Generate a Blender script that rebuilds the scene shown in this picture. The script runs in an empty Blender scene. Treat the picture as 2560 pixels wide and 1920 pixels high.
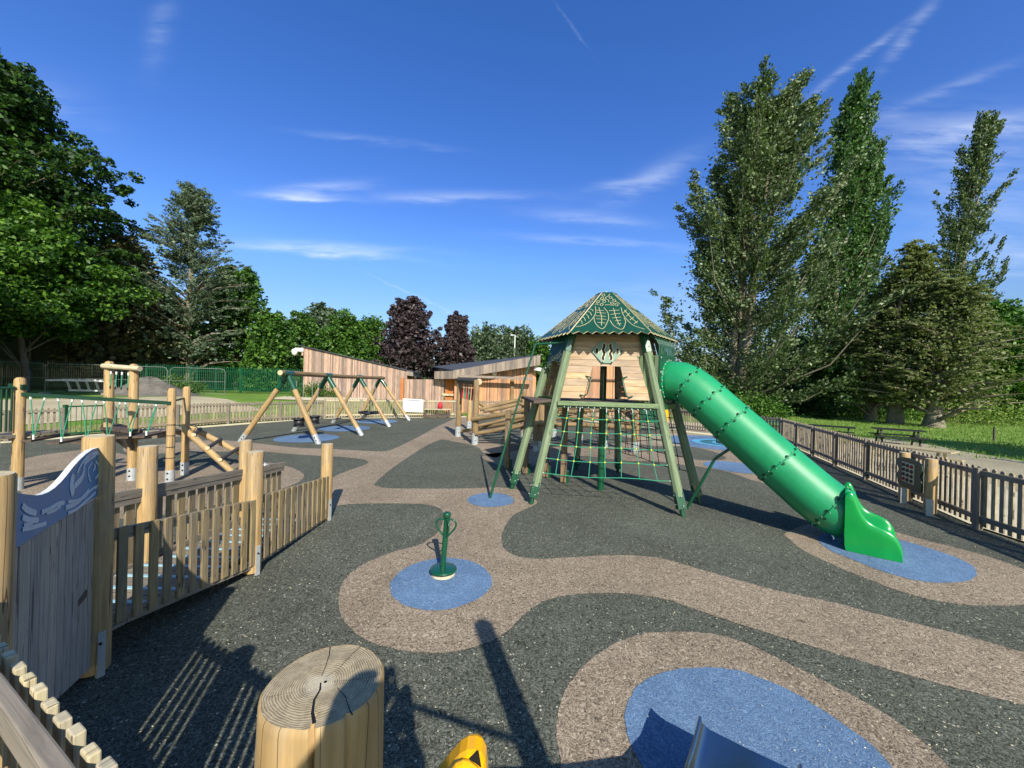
import bpy, math, random
import numpy as np
from mathutils import Vector, Matrix
random.seed(7); RNG = np.random.default_rng(11)
R = math.radians
SC = bpy.context.scene
COL = SC.collection
# ------------------------------------------------------------------ camera, sky, sun, exposure
EYE = 2.3; FPX = 961.0; ROLL = R(1.5)
SUN_EL = 35.0; SHADOW_AZ = -18.0           # shadows fall this many degrees right of +Y
cam = bpy.data.cameras.new('camera'); co = bpy.data.objects.new('camera', cam); COL.objects.link(co)
cam.sensor_width = 36; cam.lens = FPX / 2560 * 36; cam.clip_start = 0.05; cam.clip_end = 3000
cr, sr = math.cos(ROLL), math.sin(ROLL)
co.matrix_world = Matrix(((cr, -sr, 0, 0), (0, 0, -1, 0), (sr, cr, 0, EYE), (0, 0, 0, 1)))
SC.camera = co
def ray(px, py):
    a = (px - 1280) / FPX; b = -(py - 960) / FPX
    return Vector((a * cr - b * sr, 1.0, a * sr + b * cr))
def G(px, py, z=0.0):
    d = ray(px, py); t = (z - EYE) / d.z
    return Vector((d.x * t, d.y * t, z))
def AT(px, py, Y):
    d = ray(px, py); return Vector((d.x * Y, Y, EYE + d.z * Y))
KD = 2560 / 2212.0
def GD(x, y, z=0.0): return G(x * KD, y * KD, z)

SC.view_settings.view_transform = 'Standard'; SC.view_settings.look = 'None'
SC.view_settings.gamma = 1.0; SC.view_settings.use_curve_mapping = False
SC.view_settings.exposure = 0.45
SC.render.engine = 'CYCLES'
SC.cycles.max_bounces = 5; SC.cycles.transparent_max_bounces = 6; SC.cycles.diffuse_bounces = 3
SC.cycles.use_denoising = True

saz = R(SHADOW_AZ); sel = R(SUN_EL)
sdir = Vector((math.sin(saz) * math.cos(sel), math.cos(saz) * math.cos(sel), -math.sin(sel)))   # light travel
sun = bpy.data.lights.new('sun', 'SUN'); so = bpy.data.objects.new('sun', sun); COL.objects.link(so)
sun.energy = 5.0; sun.angle = R(0.55); sun.color = (1.0, 0.95, 0.83)
so.rotation_euler = sdir.to_track_quat('-Z', 'Y').to_euler()

W = bpy.data.worlds.new('World'); SC.world = W; W.use_nodes = True
wt = W.node_tree; wt.nodes.clear()
def N(t, kind, **kw):
    n = t.nodes.new(kind)
    for k, v in kw.items(): setattr(n, k, v)
    return n
def L(t, a, b): t.links.new(a, b)
def mth(t, op, a, b=None, c=None, clamp=False):
    n = N(t, 'ShaderNodeMath', operation=op); n.use_clamp = clamp
    for i, v in enumerate((a, b, c)):
        if v is None: continue
        if isinstance(v, (int, float)): n.inputs[i].default_value = v
        else: L(t, v, n.inputs[i])
    return n.outputs[0]
def build_world():
    t = wt
    sky = N(t, 'ShaderNodeTexSky', sky_type='NISHITA'); sky.sun_disc = False
    sky.sun_elevation = sel
    src = -sdir                                   # towards the sun
    sky.sun_rotation = math.atan2(src.x, src.y)
    sky.altitude = 0; sky.air_density = 1.0; sky.dust_density = 0.4; sky.ozone_density = 3.0
    tc = N(t, 'ShaderNodeTexCoord'); sp = N(t, 'ShaderNodeSeparateXYZ'); L(t, tc.outputs['Generated'], sp.inputs[0])
    y = mth(t, 'MAXIMUM', sp.outputs['Y'], 0.02)
    a = mth(t, 'DIVIDE', sp.outputs['X'], y); e = mth(t, 'DIVIDE', sp.outputs['Z'], y)
    # thin cirrus: streaks with a centre, a direction, a length and a width, on the dome in front
    wisps = [(705, 535, 200, 12, 0.0, .55), (760, 550, 140, 7, 2, .4), (680, 408, 110, 15, -8, .45), (650, 425, 95, 6, 1, .5), (980, 425, 200, 13, -3, .33),
             (1410, 385, 110, 24, -32, .32), (1330, 395, 60, 9, -12, .25), (1280, 470, 130, 15, 3, .26), (1300, 522, 190, 9, 1, .32), (1850, 130, 130, 9, -40, .34), (1960, 75, 90, 14, -55, .28),
             (2160, 270, 160, 24, -12, .42), (2030, 300, 230, 65, -5, .25), (2130, 430, 170, 120, 0, .2), (345, 60, 30, 90, 10, .13), (800, 300, 160, 6, 3, .16), (900, 640, 130, 2.2, 22, .24),
             (2190, 555, 120, 45, 0, .22), (1480, 640, 260, 45, 0, .16), (1250, 680, 330, 28, 0, .12), (2050, 190, 150, 12, -25, .2), (1230, 50, 60, 3, 50, .16), (120, 230, 120, 60, 20, .1)]
    no = N(t, 'ShaderNodeTexNoise'); no.inputs['Scale'].default_value = 1.0; no.inputs['Detail'].default_value = 10; no.inputs['Roughness'].default_value = .62
    cmb = N(t, 'ShaderNodeCombineXYZ'); L(t, mth(t, 'MULTIPLY', mth(t, 'ADD', a, mth(t, 'MULTIPLY', e, .5)), 4.2), cmb.inputs[0]); L(t, mth(t, 'MULTIPLY', e, 26.0), cmb.inputs[1]); L(t, cmb.outputs[0], no.inputs['Vector'])
    fine = N(t, 'ShaderNodeMapRange'); fine.inputs['From Min'].default_value = .36; fine.inputs['From Max'].default_value = .68; L(t, no.outputs['Fac'], fine.inputs['Value'])
    wob = mth(t, 'MULTIPLY', mth(t, 'SUBTRACT', no.outputs['Fac'], .5), .05)
    tot = None
    for (x, yy, hl, hw, ang, st) in wisps:
        d = ray(x * KD, yy * KD); hl = hl * KD / FPX; hw = hw * KD / FPX * 1.1; c, s = math.cos(R(ang) + .026), math.sin(R(ang) + .026)
        da = mth(t, 'SUBTRACT', a, d.x); de = mth(t, 'ADD', mth(t, 'SUBTRACT', e, d.z), wob)
        # rotate (screen y points down, so angle positive = falling to the right)
        u = mth(t, 'DIVIDE', mth(t, 'SUBTRACT', mth(t, 'MULTIPLY', da, c), mth(t, 'MULTIPLY', de, s)), hl)
        v = mth(t, 'DIVIDE', mth(t, 'ADD', mth(t, 'MULTIPLY', da, s), mth(t, 'MULTIPLY', de, c)), hw)
        r2 = mth(t, 'ADD', mth(t, 'MULTIPLY', u, u), mth(t, 'MULTIPLY', v, v))
        g = mth(t, 'MULTIPLY', mth(t, 'EXPONENT', mth(t, 'MULTIPLY', r2, -1.3)), st)
        tot = g if tot is None else mth(t, 'ADD', tot, g)
    m = mth(t, 'MULTIPLY', tot, mth(t, 'ADD', mth(t, 'MULTIPLY', fine.outputs[0], .95), .1), clamp=True)
    hs = N(t, 'ShaderNodeHueSaturation'); hs.inputs['Saturation'].default_value = 1.3; hs.inputs['Value'].default_value = 1.0; L(t, sky.outputs[0], hs.inputs['Color'])
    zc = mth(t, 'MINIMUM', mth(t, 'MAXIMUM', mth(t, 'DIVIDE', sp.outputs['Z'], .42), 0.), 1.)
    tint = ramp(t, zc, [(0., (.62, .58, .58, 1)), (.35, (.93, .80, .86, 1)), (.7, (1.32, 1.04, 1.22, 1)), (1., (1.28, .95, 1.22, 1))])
    # added tint on the unseen sky overhead and behind makes fill light less violet
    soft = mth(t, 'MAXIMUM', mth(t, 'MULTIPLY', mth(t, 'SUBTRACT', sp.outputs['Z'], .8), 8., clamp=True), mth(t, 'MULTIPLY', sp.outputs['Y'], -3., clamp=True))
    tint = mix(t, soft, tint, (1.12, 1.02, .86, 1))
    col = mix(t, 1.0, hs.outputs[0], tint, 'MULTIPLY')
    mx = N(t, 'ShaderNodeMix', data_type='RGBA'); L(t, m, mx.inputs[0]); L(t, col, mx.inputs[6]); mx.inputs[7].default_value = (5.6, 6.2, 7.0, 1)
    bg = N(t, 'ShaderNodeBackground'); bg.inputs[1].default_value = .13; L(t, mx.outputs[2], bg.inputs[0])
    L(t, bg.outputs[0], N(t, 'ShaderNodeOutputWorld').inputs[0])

# ------------------------------------------------------------------ materials
def c(h, k=1.0):
    h = h.lstrip('#'); o = []
    for i in (0, 2, 4):
        v = int(h[i:i + 2], 16) / 255; o.append((v / 12.92 if v <= .04045 else ((v + .055) / 1.055) ** 2.4) * k)
    return (*o, 1)
def newmat(name):
    m = bpy.data.materials.new(name); m.use_nodes = True; t = m.node_tree; t.nodes.clear()
    b = N(t, 'ShaderNodeBsdfPrincipled'); L(t, b.outputs[0], N(t, 'ShaderNodeOutputMaterial').inputs[0])
    return m, t, b
def ramp(t, fac, cols):
    r = N(t, 'ShaderNodeValToRGB'); e = r.color_ramp.elements
    while len(e) < len(cols): e.new(.5)
    for i, (p, cc) in enumerate(cols): e[i].position = p; e[i].color = cc
    L(t, fac, r.inputs[0]); return r.outputs[0]
def noise(t, vec, sc, det=4, ro=.55, dist=0):
    n = N(t, 'ShaderNodeTexNoise'); n.inputs['Scale'].default_value = sc; n.inputs['Detail'].default_value = det
    n.inputs['Roughness'].default_value = ro; n.inputs['Distortion'].default_value = dist
    if vec is not None: L(t, vec, n.inputs['Vector'])
    return n.outputs['Fac']
def mapping(t, vec, s):
    m = N(t, 'ShaderNodeMapping'); m.inputs['Scale'].default_value = s; L(t, vec, m.inputs['Vector']); return m.outputs[0]
def mix(t, f, a, b, mode='MIX'):
    n = N(t, 'ShaderNodeMix', data_type='RGBA', blend_type=mode)
    for i, v in ((0, f), (6, a), (7, b)):
        if isinstance(v, (int, float)): n.inputs[i].default_value = v
        elif isinstance(v, tuple): n.inputs[i].default_value = v
        else: L(t, v, n.inputs[i])
    return n.outputs[2]
build_world()
def bump(t, b, h, st, dist=.01):
    n = N(t, 'ShaderNodeBump'); n.inputs['Strength'].default_value = st; n.inputs['Distance'].default_value = dist
    L(t, h, n.inputs['Height']); L(t, n.outputs[0], b.inputs['Normal'])
def isl(t): return N(t, 'ShaderNodeNewGeometry').outputs['Random Per Island']
def mwood(name, c1, c2, c3=None, rough=.75, grain=(28, 2.2), iv=.35, crack=True, knots=True):
    m, t, b = newmat(name); uv = N(t, 'ShaderNodeUVMap').outputs[0]; rnd = isl(t)
    off = N(t, 'ShaderNodeVectorMath', operation='ADD'); L(t, uv, off.inputs[0])
    cb = N(t, 'ShaderNodeCombineXYZ'); L(t, mth(t, 'MULTIPLY', rnd, 37.), cb.inputs[0]); L(t, mth(t, 'MULTIPLY', rnd, 91.), cb.inputs[1]); L(t, cb.outputs[0], off.inputs[1])
    v = off.outputs[0]
    g = noise(t, mapping(t, v, (grain[0], grain[1], 1)), 1.6, 5, .6, .5)
    col = ramp(t, g, [(.28, c1), (.5, c2), (.72, c3 or c2)])
    big = noise(t, v, 2.2, 3)
    col = mix(t, mth(t, 'MULTIPLY', big, .5), col, c1)
    gy = (c1[0] * .45 + .06, c1[0] * .42 + .055, c1[0] * .38 + .05, 1)
    wn = N(t, 'ShaderNodeMapRange'); wn.inputs['From Min'].default_value = .5; wn.inputs['From Max'].default_value = .72; L(t, noise(t, mapping(t, v, (3.5, 1.3, 1)), 1.3, 6, .7, .4), wn.inputs['Value'])
    col = mix(t, mth(t, 'MULTIPLY', wn.outputs[0], .6), col, gy)
    if knots:
        vo = N(t, 'ShaderNodeTexVoronoi'); vo.inputs['Scale'].default_value = 1.0; L(t, mapping(t, v, (5, 2.2, 1)), vo.inputs['Vector'])
        k = mth(t, 'LESS_THAN', vo.outputs['Distance'], .07)
        col = mix(t, mth(t, 'MULTIPLY', k, .55), col, (c1[0] * .35, c1[1] * .3, c1[2] * .28, 1))
    hs = N(t, 'ShaderNodeHueSaturation'); L(t, col, hs.inputs['Color'])
    L(t, mth(t, 'ADD', mth(t, 'MULTIPLY', rnd, iv * 2), 1 - iv), hs.inputs['Value'])
    L(t, mth(t, 'ADD', mth(t, 'MULTIPLY', rnd, .3), .85), hs.inputs['Saturation'])
    L(t, hs.outputs[0], b.inputs['Base Color']); b.inputs['Roughness'].default_value = rough
    h = g
    if crack:
        ck = noise(t, mapping(t, v, (14, .55, 1)), 1.0, 2, .4)
        ck = mth(t, 'LESS_THAN', mth(t, 'ABSOLUTE', mth(t, 'SUBTRACT', ck, .5)), .006)
        L(t, mix(t, mth(t, 'MULTIPLY', ck, .75), hs.outputs[0], (.03, .018, .01, 1)), b.inputs['Base Color'])
        h = mth(t, 'SUBTRACT', g, ck)
    bump(t, b, h, .35, .004)
    return m
def mplain(name, col, rough=.5, var=.15, sc=8., metal=0., coat=0., spec=.5, bmp=.0):
    m, t, b = newmat(name); tc = N(t, 'ShaderNodeTexCoord').outputs['Object']
    n1 = noise(t, tc, sc, 4); n2 = noise(t, tc, sc * 9, 3)
    f = mth(t, 'ADD', mth(t, 'MULTIPLY', n1, .7), mth(t, 'MULTIPLY', n2, .3))
    col2 = ramp(t, f, [(.3, tuple(x * (1 - var) for x in col[:3]) + (1,)), (.7, tuple(min(1, x * (1 + var)) for x in col[:3]) + (1,))])
    L(t, col2, b.inputs['Base Color'])
    L(t, mth(t, 'ADD', mth(t, 'MULTIPLY', n1, .2), max(0.02, rough - .1)), b.inputs['Roughness'])
    b.inputs['Metallic'].default_value = metal; b.inputs['Coat Weight'].default_value = coat; b.inputs['Specular IOR Level'].default_value = spec
    if bmp: bump(t, b, n2, bmp, .01)
    return m
def mrubber(name, dark, mid, light, speck=.02, sc=55.):
    m, t, b = newmat(name); p = N(t, 'ShaderNodeNewGeometry').outputs['Position']
    wv = N(t, 'ShaderNodeVectorMath', operation='ADD'); nn = N(t, 'ShaderNodeTexNoise'); nn.inputs['Scale'].default_value = 9; L(t, p, nn.inputs['Vector'])
    sc_ = N(t, 'ShaderNodeVectorMath', operation='SCALE'); sc_.inputs[3].default_value = .12; L(t, nn.outputs['Color'], sc_.inputs[0]); L(t, p, wv.inputs[0]); L(t, sc_.outputs[0], wv.inputs[1])
    vo = N(t, 'ShaderNodeTexVoronoi'); vo.inputs['Scale'].default_value = 1.; L(t, mapping(t, wv.outputs[0], (sc, sc * .45, 1)), vo.inputs['Vector'])
    vo2 = N(t, 'ShaderNodeTexVoronoi'); vo2.inputs['Scale'].default_value = 1.; L(t, mapping(t, wv.outputs[0], (sc * .4, sc * .9, 1)), vo2.inputs['Vector'])
    s1 = N(t, 'ShaderNodeSeparateColor'); L(t, vo.outputs['Color'], s1.inputs[0]); s2 = N(t, 'ShaderNodeSeparateColor'); L(t, vo2.outputs['Color'], s2.inputs[0])
    f = mth(t, 'MULTIPLY', mth(t, 'ADD', s1.outputs[0], s2.outputs[1]), .5)
    col = ramp(t, f, [(.12, dark), (.5, mid), (.9, light)])
    big = noise(t, p, .5, 7, .65, .8); med = noise(t, p, 5.5, 6, .65)
    hs = N(t, 'ShaderNodeHueSaturation'); L(t, col, hs.inputs['Color'])
    L(t, mth(t, 'ADD', mth(t, 'MULTIPLY', mth(t, 'ADD', mth(t, 'MULTIPLY', big, 1.5), mth(t, 'MULTIPLY', med, .8)), .62), .29), hs.inputs['Value'])
    vs = N(t, 'ShaderNodeTexVoronoi'); vs.inputs['Scale'].default_value = 42.; L(t, p, vs.inputs['Vector'])
    s3 = N(t, 'ShaderNodeSeparateColor'); L(t, vs.outputs['Color'], s3.inputs[0])
    on = mth(t, 'MULTIPLY', mth(t, 'LESS_THAN', s3.outputs[0], speck), mth(t, 'LESS_THAN', vs.outputs['Distance'], .33))
    L(t, mix(t, on, hs.outputs[0], (.5, .46, .34, 1)), b.inputs['Base Color'])
    b.inputs['Roughness'].default_value = .9; b.inputs['Specular IOR Level'].default_value = .15
    hgt = mth(t, 'ADD', mth(t, 'MULTIPLY', vo.outputs['Distance'], -1.), mth(t, 'MULTIPLY', vo2.outputs['Distance'], -.8))
    bump(t, b, hgt, .45, .006)
    return m
def mleaf(name, cols, rough=.5, tr=.3):
    m = bpy.data.materials.new(name); m.use_nodes = True; t = m.node_tree; t.nodes.clear()
    b = N(t, 'ShaderNodeBsdfPrincipled'); b.inputs['Roughness'].default_value = rough; b.inputs['Specular IOR Level'].default_value = .35
    p = N(t, 'ShaderNodeNewGeometry').outputs['Position']
    f = mth(t, 'ADD', mth(t, 'MULTIPLY', isl(t), .6), mth(t, 'MULTIPLY', noise(t, p, .45, 3), .4))
    col = ramp(t, f, [(.15 + .7 * i / (len(cols) - 1), cc) for i, cc in enumerate(cols)])
    L(t, col, b.inputs['Base Color'])
    tl = N(t, 'ShaderNodeBsdfTranslucent'); L(t, mix(t, 1.0, col, (1.0, 1.15, .45, 1), 'MULTIPLY'), tl.inputs[0])
    ms = N(t, 'ShaderNodeMixShader'); ms.inputs[0].default_value = tr; L(t, b.outputs[0], ms.inputs[1]); L(t, tl.outputs[0], ms.inputs[2])
    L(t, ms.outputs[0], N(t, 'ShaderNodeOutputMaterial').inputs[0]); return m
def mground(name, cols, sc=1.2, fine=30., bmp=.5, rough=.95):
    m, t, b = newmat(name); p = N(t, 'ShaderNodeNewGeometry').outputs['Position']
    f = mth(t, 'ADD', mth(t, 'MULTIPLY', noise(t, p, sc, 5, .65), .55), mth(t, 'MULTIPLY', noise(t, p, fine, 4, .7), .45))
    L(t, ramp(t, f, [(.3 + .4 * i / (len(cols) - 1), cc) for i, cc in enumerate(cols)]), b.inputs['Base Color'])
    b.inputs['Roughness'].default_value = rough; b.inputs['Specular IOR Level'].default_value = .2
    bump(t, b, noise(t, p, fine * .7, 5, .7), bmp, .05); return m
def mrings(name, centre):
    # end grain: growth rings round the pith, radial checks
    m, t, b = newmat(name); tc = N(t, 'ShaderNodeTexCoord').outputs['Object']
    sp = N(t, 'ShaderNodeSeparateXYZ'); L(t, tc, sp.inputs[0])
    x = mth(t, 'SUBTRACT', sp.outputs[0], centre[0]); y = mth(t, 'SUBTRACT', sp.outputs[1], centre[1])
    r = mth(t, 'SQRT', mth(t, 'ADD', mth(t, 'MULTIPLY', x, x), mth(t, 'MULTIPLY', y, y)))
    r = mth(t, 'ADD', r, mth(t, 'MULTIPLY', noise(t, tc, 22, 3), .012))
    rg = mth(t, 'MULTIPLY', mth(t, 'ADD', mth(t, 'SINE', mth(t, 'MULTIPLY', mth(t, 'ADD', r, mth(t, 'MULTIPLY', noise(t, tc, 9, 2), .02)), 1900.)), 1.), .5)
    f = mth(t, 'ADD', mth(t, 'MULTIPLY', rg, .26), mth(t, 'MULTIPLY', noise(t, tc, 70, 8, .75), .74))
    col = ramp(t, f, [(.3, c('#6d5f49')), (.5, c('#95866b')), (.68, c('#b3a486'))])
    heart = mth(t, 'SUBTRACT', 1., mth(t, 'MULTIPLY', mth(t, 'ADD', r, mth(t, 'MULTIPLY', noise(t, tc, 75, 6, .7), .03)), 21.), clamp=True); heart = mth(t, 'MULTIPLY', heart, 2.4, clamp=True)
    col = mix(t, mth(t, 'MULTIPLY', heart, .6), col, c('#c9bfa8'))
    L(t, col, b.inputs['Base Color']); b.inputs['Roughness'].default_value = .85
    bump(t, b, f, .5, .002); return m

M = {}
M['post'] = mwood('timber_post', c('#8c7048'), c('#b09264'), c('#c6a97e'), .65, (22, 1.4), .14)
M['postend'] = mwood('timber_end', c('#a89777'), c('#c4b595'), None, .8, (14, 14), .1, False, False)
M['log'] = mwood('weathered_log', c('#5f4c33'), c('#8b7350'), c('#a68e66'), .8, (20, 1.4), .2)
M['darklog'] = mwood('dark_rubber_log', c('#2f2b28'), c('#4a4540'), None, .7, (20, 1.4), .15)
M['fence'] = mwood('weathered_fence', c('#6a6055'), c('#8f8272'), c('#a79985'), .85, (40, 2.5), .22)
M['fencetan'] = mwood('tan_fence', c('#7a6d58'), c('#9d907a'), c('#b6aa93'), .85, (40, 2.5), .25)
M['pale'] = mwood('pale_sunbleached', c('#9c8f75'), c('#c6b997'), c('#dccfae'), .85, (40, 2.5), .15)
M['board'] = mwood('grey_board', c('#6b6358'), c('#8b8173'), c('#9d9282'), .85, (32, 2.0), .13)
M['waveboard'] = mwood('silvered_board', c('#8a8072'), c('#afa595'), c('#c2b8a8'), .85, (32, 2.0), .13)
M['picket'] = mwood('ramp_picket', c('#6e6046'), c('#948260'), c('#a69473'), .8, (34, 2.2), .2)
M['plank'] = mwood('pink_plank', c('#9b7f62'), c('#bfa283'), c('#d2bb9f'), .8, (10, 1.2), .2, False)
M['clad'] = mwood('vertical_cladding', c('#85695a'), c('#b09484'), c('#cbb5a4'), .85, (30, 1.0), .5, False, False)
M['cladorange'] = mwood('orange_cladding', c('#9b6c50'), c('#bd8c6a'), c('#d3ad8d'), .85, (30, 1.0), .5, False, False)
M['orange'] = mwood('orange_door', c('#9a5a30'), c('#b87443'), c('#c48552'), .8, (30, 1.5), .12, False, False)
M['fascia'] = mwood('fascia_grey', c('#6b5f55'), c('#938478'), c('#aa9c90'), .85, (30, 1.0), .35, False, False)
M['leg'] = mwood('green_timber', c('#566b48'), c('#7b8f66'), c('#98a680'), .75, (22, .8), .12, True, False)
M['deck'] = mwood('dark_deck', c('#3d332c'), c('#5b4c42'), None, .8, (20, 1.5), .2)
M['green'] = mplain('green_metal', c('#0d4a30'), .35, .12, 6, coat=.35)
M['dgreen'] = mplain('dark_green_metal', c('#0a3524'), .4, .15, 6)
M['tube'] = mplain('green_plastic_tube', c('#198e59'), .45, .16, 1.6, coat=.3)
M['scoop'] = mplain('bright_green_plastic', c('#05903f'), .27, .07, 3, coat=.35)
M['roof'] = mplain('roof_panel_green', c('#124335'), .42, .12, 5)
M['panel'] = mplain('sage_panel', c('#768f80'), .5, .1, 5)
M['cream'] = mplain('cream_line', c('#cfc49c'), .6, .1, 20)
M['roofline'] = mplain('faded_cream_line', c('#b3ab84'), .6, .15, 20)
M['black'] = mplain('black_void', c('#0b0a09'), .7, .1, 20)
M['rope'] = mplain('green_rope', c('#2f8a6a'), .8, .2, 60)
M['blackrope'] = mplain('black_rope', c('#10100f'), .8, .2, 60)
M['yellow'] = mplain('yellow_plastic', c('#e8a800'), .28, .05, 8, coat=.4)
M['knot'] = mplain('yellow_connector', c('#c9c02c'), .4, .1, 8)
M['steel'] = mplain('galvanised', c('#b7bbbc'), .4, .12, 14, metal=.35)
M['meshsteel'] = mplain('dull_mesh_steel', c('#6d7270'), .5, .2, 14, metal=.3)
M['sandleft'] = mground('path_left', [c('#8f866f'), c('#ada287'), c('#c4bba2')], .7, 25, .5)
M['ss'] = mplain('stainless', c('#9aa0a0'), .22, .08, 3, metal=1.0)
M['white'] = mplain('white_paint', c('#dcdcd8'), .5, .06, 8)
M['red'] = mplain('red_fabric', c('#b8202c'), .6, .1, 10)
M['blackplastic'] = mplain('black_rubber', c('#1d1e20'), .5, .2, 10)
M['blueboard'] = mplain('blue_panel', c('#2f7cad'), .45, .1, 6)
M['wave'] = mplain('pale_blue_engraving', c('#c3ced6'), .6, .1, 12)
M['roofing'] = mplain('felt_roof', c('#3f434b'), .8, .15, 1.5, bmp=.2)
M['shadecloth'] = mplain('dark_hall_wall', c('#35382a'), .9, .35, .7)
M['gravelheap'] = mground('gravel_heap_mat', [c('#4a4641'), c('#6d6862'), c('#85807a')], 2, 25, .9)
M['bark'] = mground('bark', [c('#4a4036'), c('#6d6153'), c('#8c8071')], 3, 18, 1.0)
M['palebark'] = mground('pale_bark', [c('#4f493e'), c('#7d7565'), c('#a09786')], 3, 14, .8)
M['rgreen'] = mrubber('dark_green_rubber', c('#2b2d27'), c('#52544a'), c('#7a7c70'), .03, 165.)
M['rbrown'] = mrubber('brown_rubber', c('#52483c'), c('#8b7c6b'), c('#b3a38e'), .03, 165.)
M['rblue'] = mrubber('blue_rubber', c('#4b6586'), c('#5f7998'), c('#758fab'), .003, 170.)
M['rcyan'] = mrubber('light_blue_rubber', c('#3c86b4'), c('#5aa9d4'), c('#86c6e2'), .006, 170.)
M['rteal'] = mrubber('teal_rubber', c('#2a5e6c'), c('#3b7483'), c('#4c8290'), .006, 170.)
M['grass'] = mground('meadow_grass', [c('#456423'), c('#668536'), c('#8ba352')], .6, 14, .9)
M['dry'] = mground('dry_verge_grass', [c('#5d6335'), c('#878952'), c('#a9a274')], .8, 14, .9)
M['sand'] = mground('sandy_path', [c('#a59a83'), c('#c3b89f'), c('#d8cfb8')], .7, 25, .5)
M['dirt'] = mground('worn_earth', [c('#7e7862'), c('#9c937c'), c('#b3a88f')], .5, 20, .6)
M['concrete'] = mground('pale_kerb', [c('#b3a988'), c('#d5cba6'), c('#e6dcba')], 1.5, 20, .4)
M['chip'] = mplain('dry_litter', c('#c4bb9e'), .8, .3, 30)
M['blade'] = mleaf('grass_blade', [c('#4f6a28'), c('#738f3b'), c('#9da75f')], .6, .3)
M['oak'] = mleaf('broad_leaf', [c('#14280e'), c('#213d15'), c('#35571c'), c('#557a2c')], .5, .3)
M['brightoak'] = mleaf('bright_leaf', [c('#1f3c16'), c('#34591d'), c('#527a28'), c('#7da03c')], .5, .35)
M['darkleaf'] = mleaf('dark_leaf', [c('#182e14'), c('#27451d'), c('#3c5f27')], .5, .25)
M['midleaf'] = mleaf('mid_leaf', [c('#1f3d17'), c('#35591f'), c('#51792b'), c('#6d8f3c')], .5, .28)
M['greyleaf'] = mleaf('poplar_leaf', [c('#26391f'), c('#425732'), c('#66794e'), c('#97a580')], .45, .28)
M['poplarleaf'] = mleaf('lombardy_leaf', [c('#203b1c'), c('#355628'), c('#527539'), c('#70905a')], .45, .28)
M['pine'] = mleaf('pine_needle', [c('#2c3f2d'), c('#4a6048'), c('#6c8065'), c('#838d70')], .55, .22)
M['pinebrown'] = mleaf('dry_pine_needle', [c('#3a3d26'), c('#5b5d3a'), c('#77744e')], .6, .15)
M['yew'] = mleaf('olive_cypress', [c('#3f4a28'), c('#647042'), c('#838c5c'), c('#9fa273')], .6, .42)
M['purple'] = mleaf('copper_leaf', [c('#1e181b'), c('#352b2f'), c('#4f4247'), c('#655a5c')], .5, .12)
M['skin'] = mplain('skin', c('#c08d70'), .5, .05, 20)
M['cloth'] = mplain('navy_jacket', c('#26303f'), .8, .1, 20)
M['hair'] = mplain('brown_hair', c('#2e2119'), .7, .2, 30)

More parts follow.
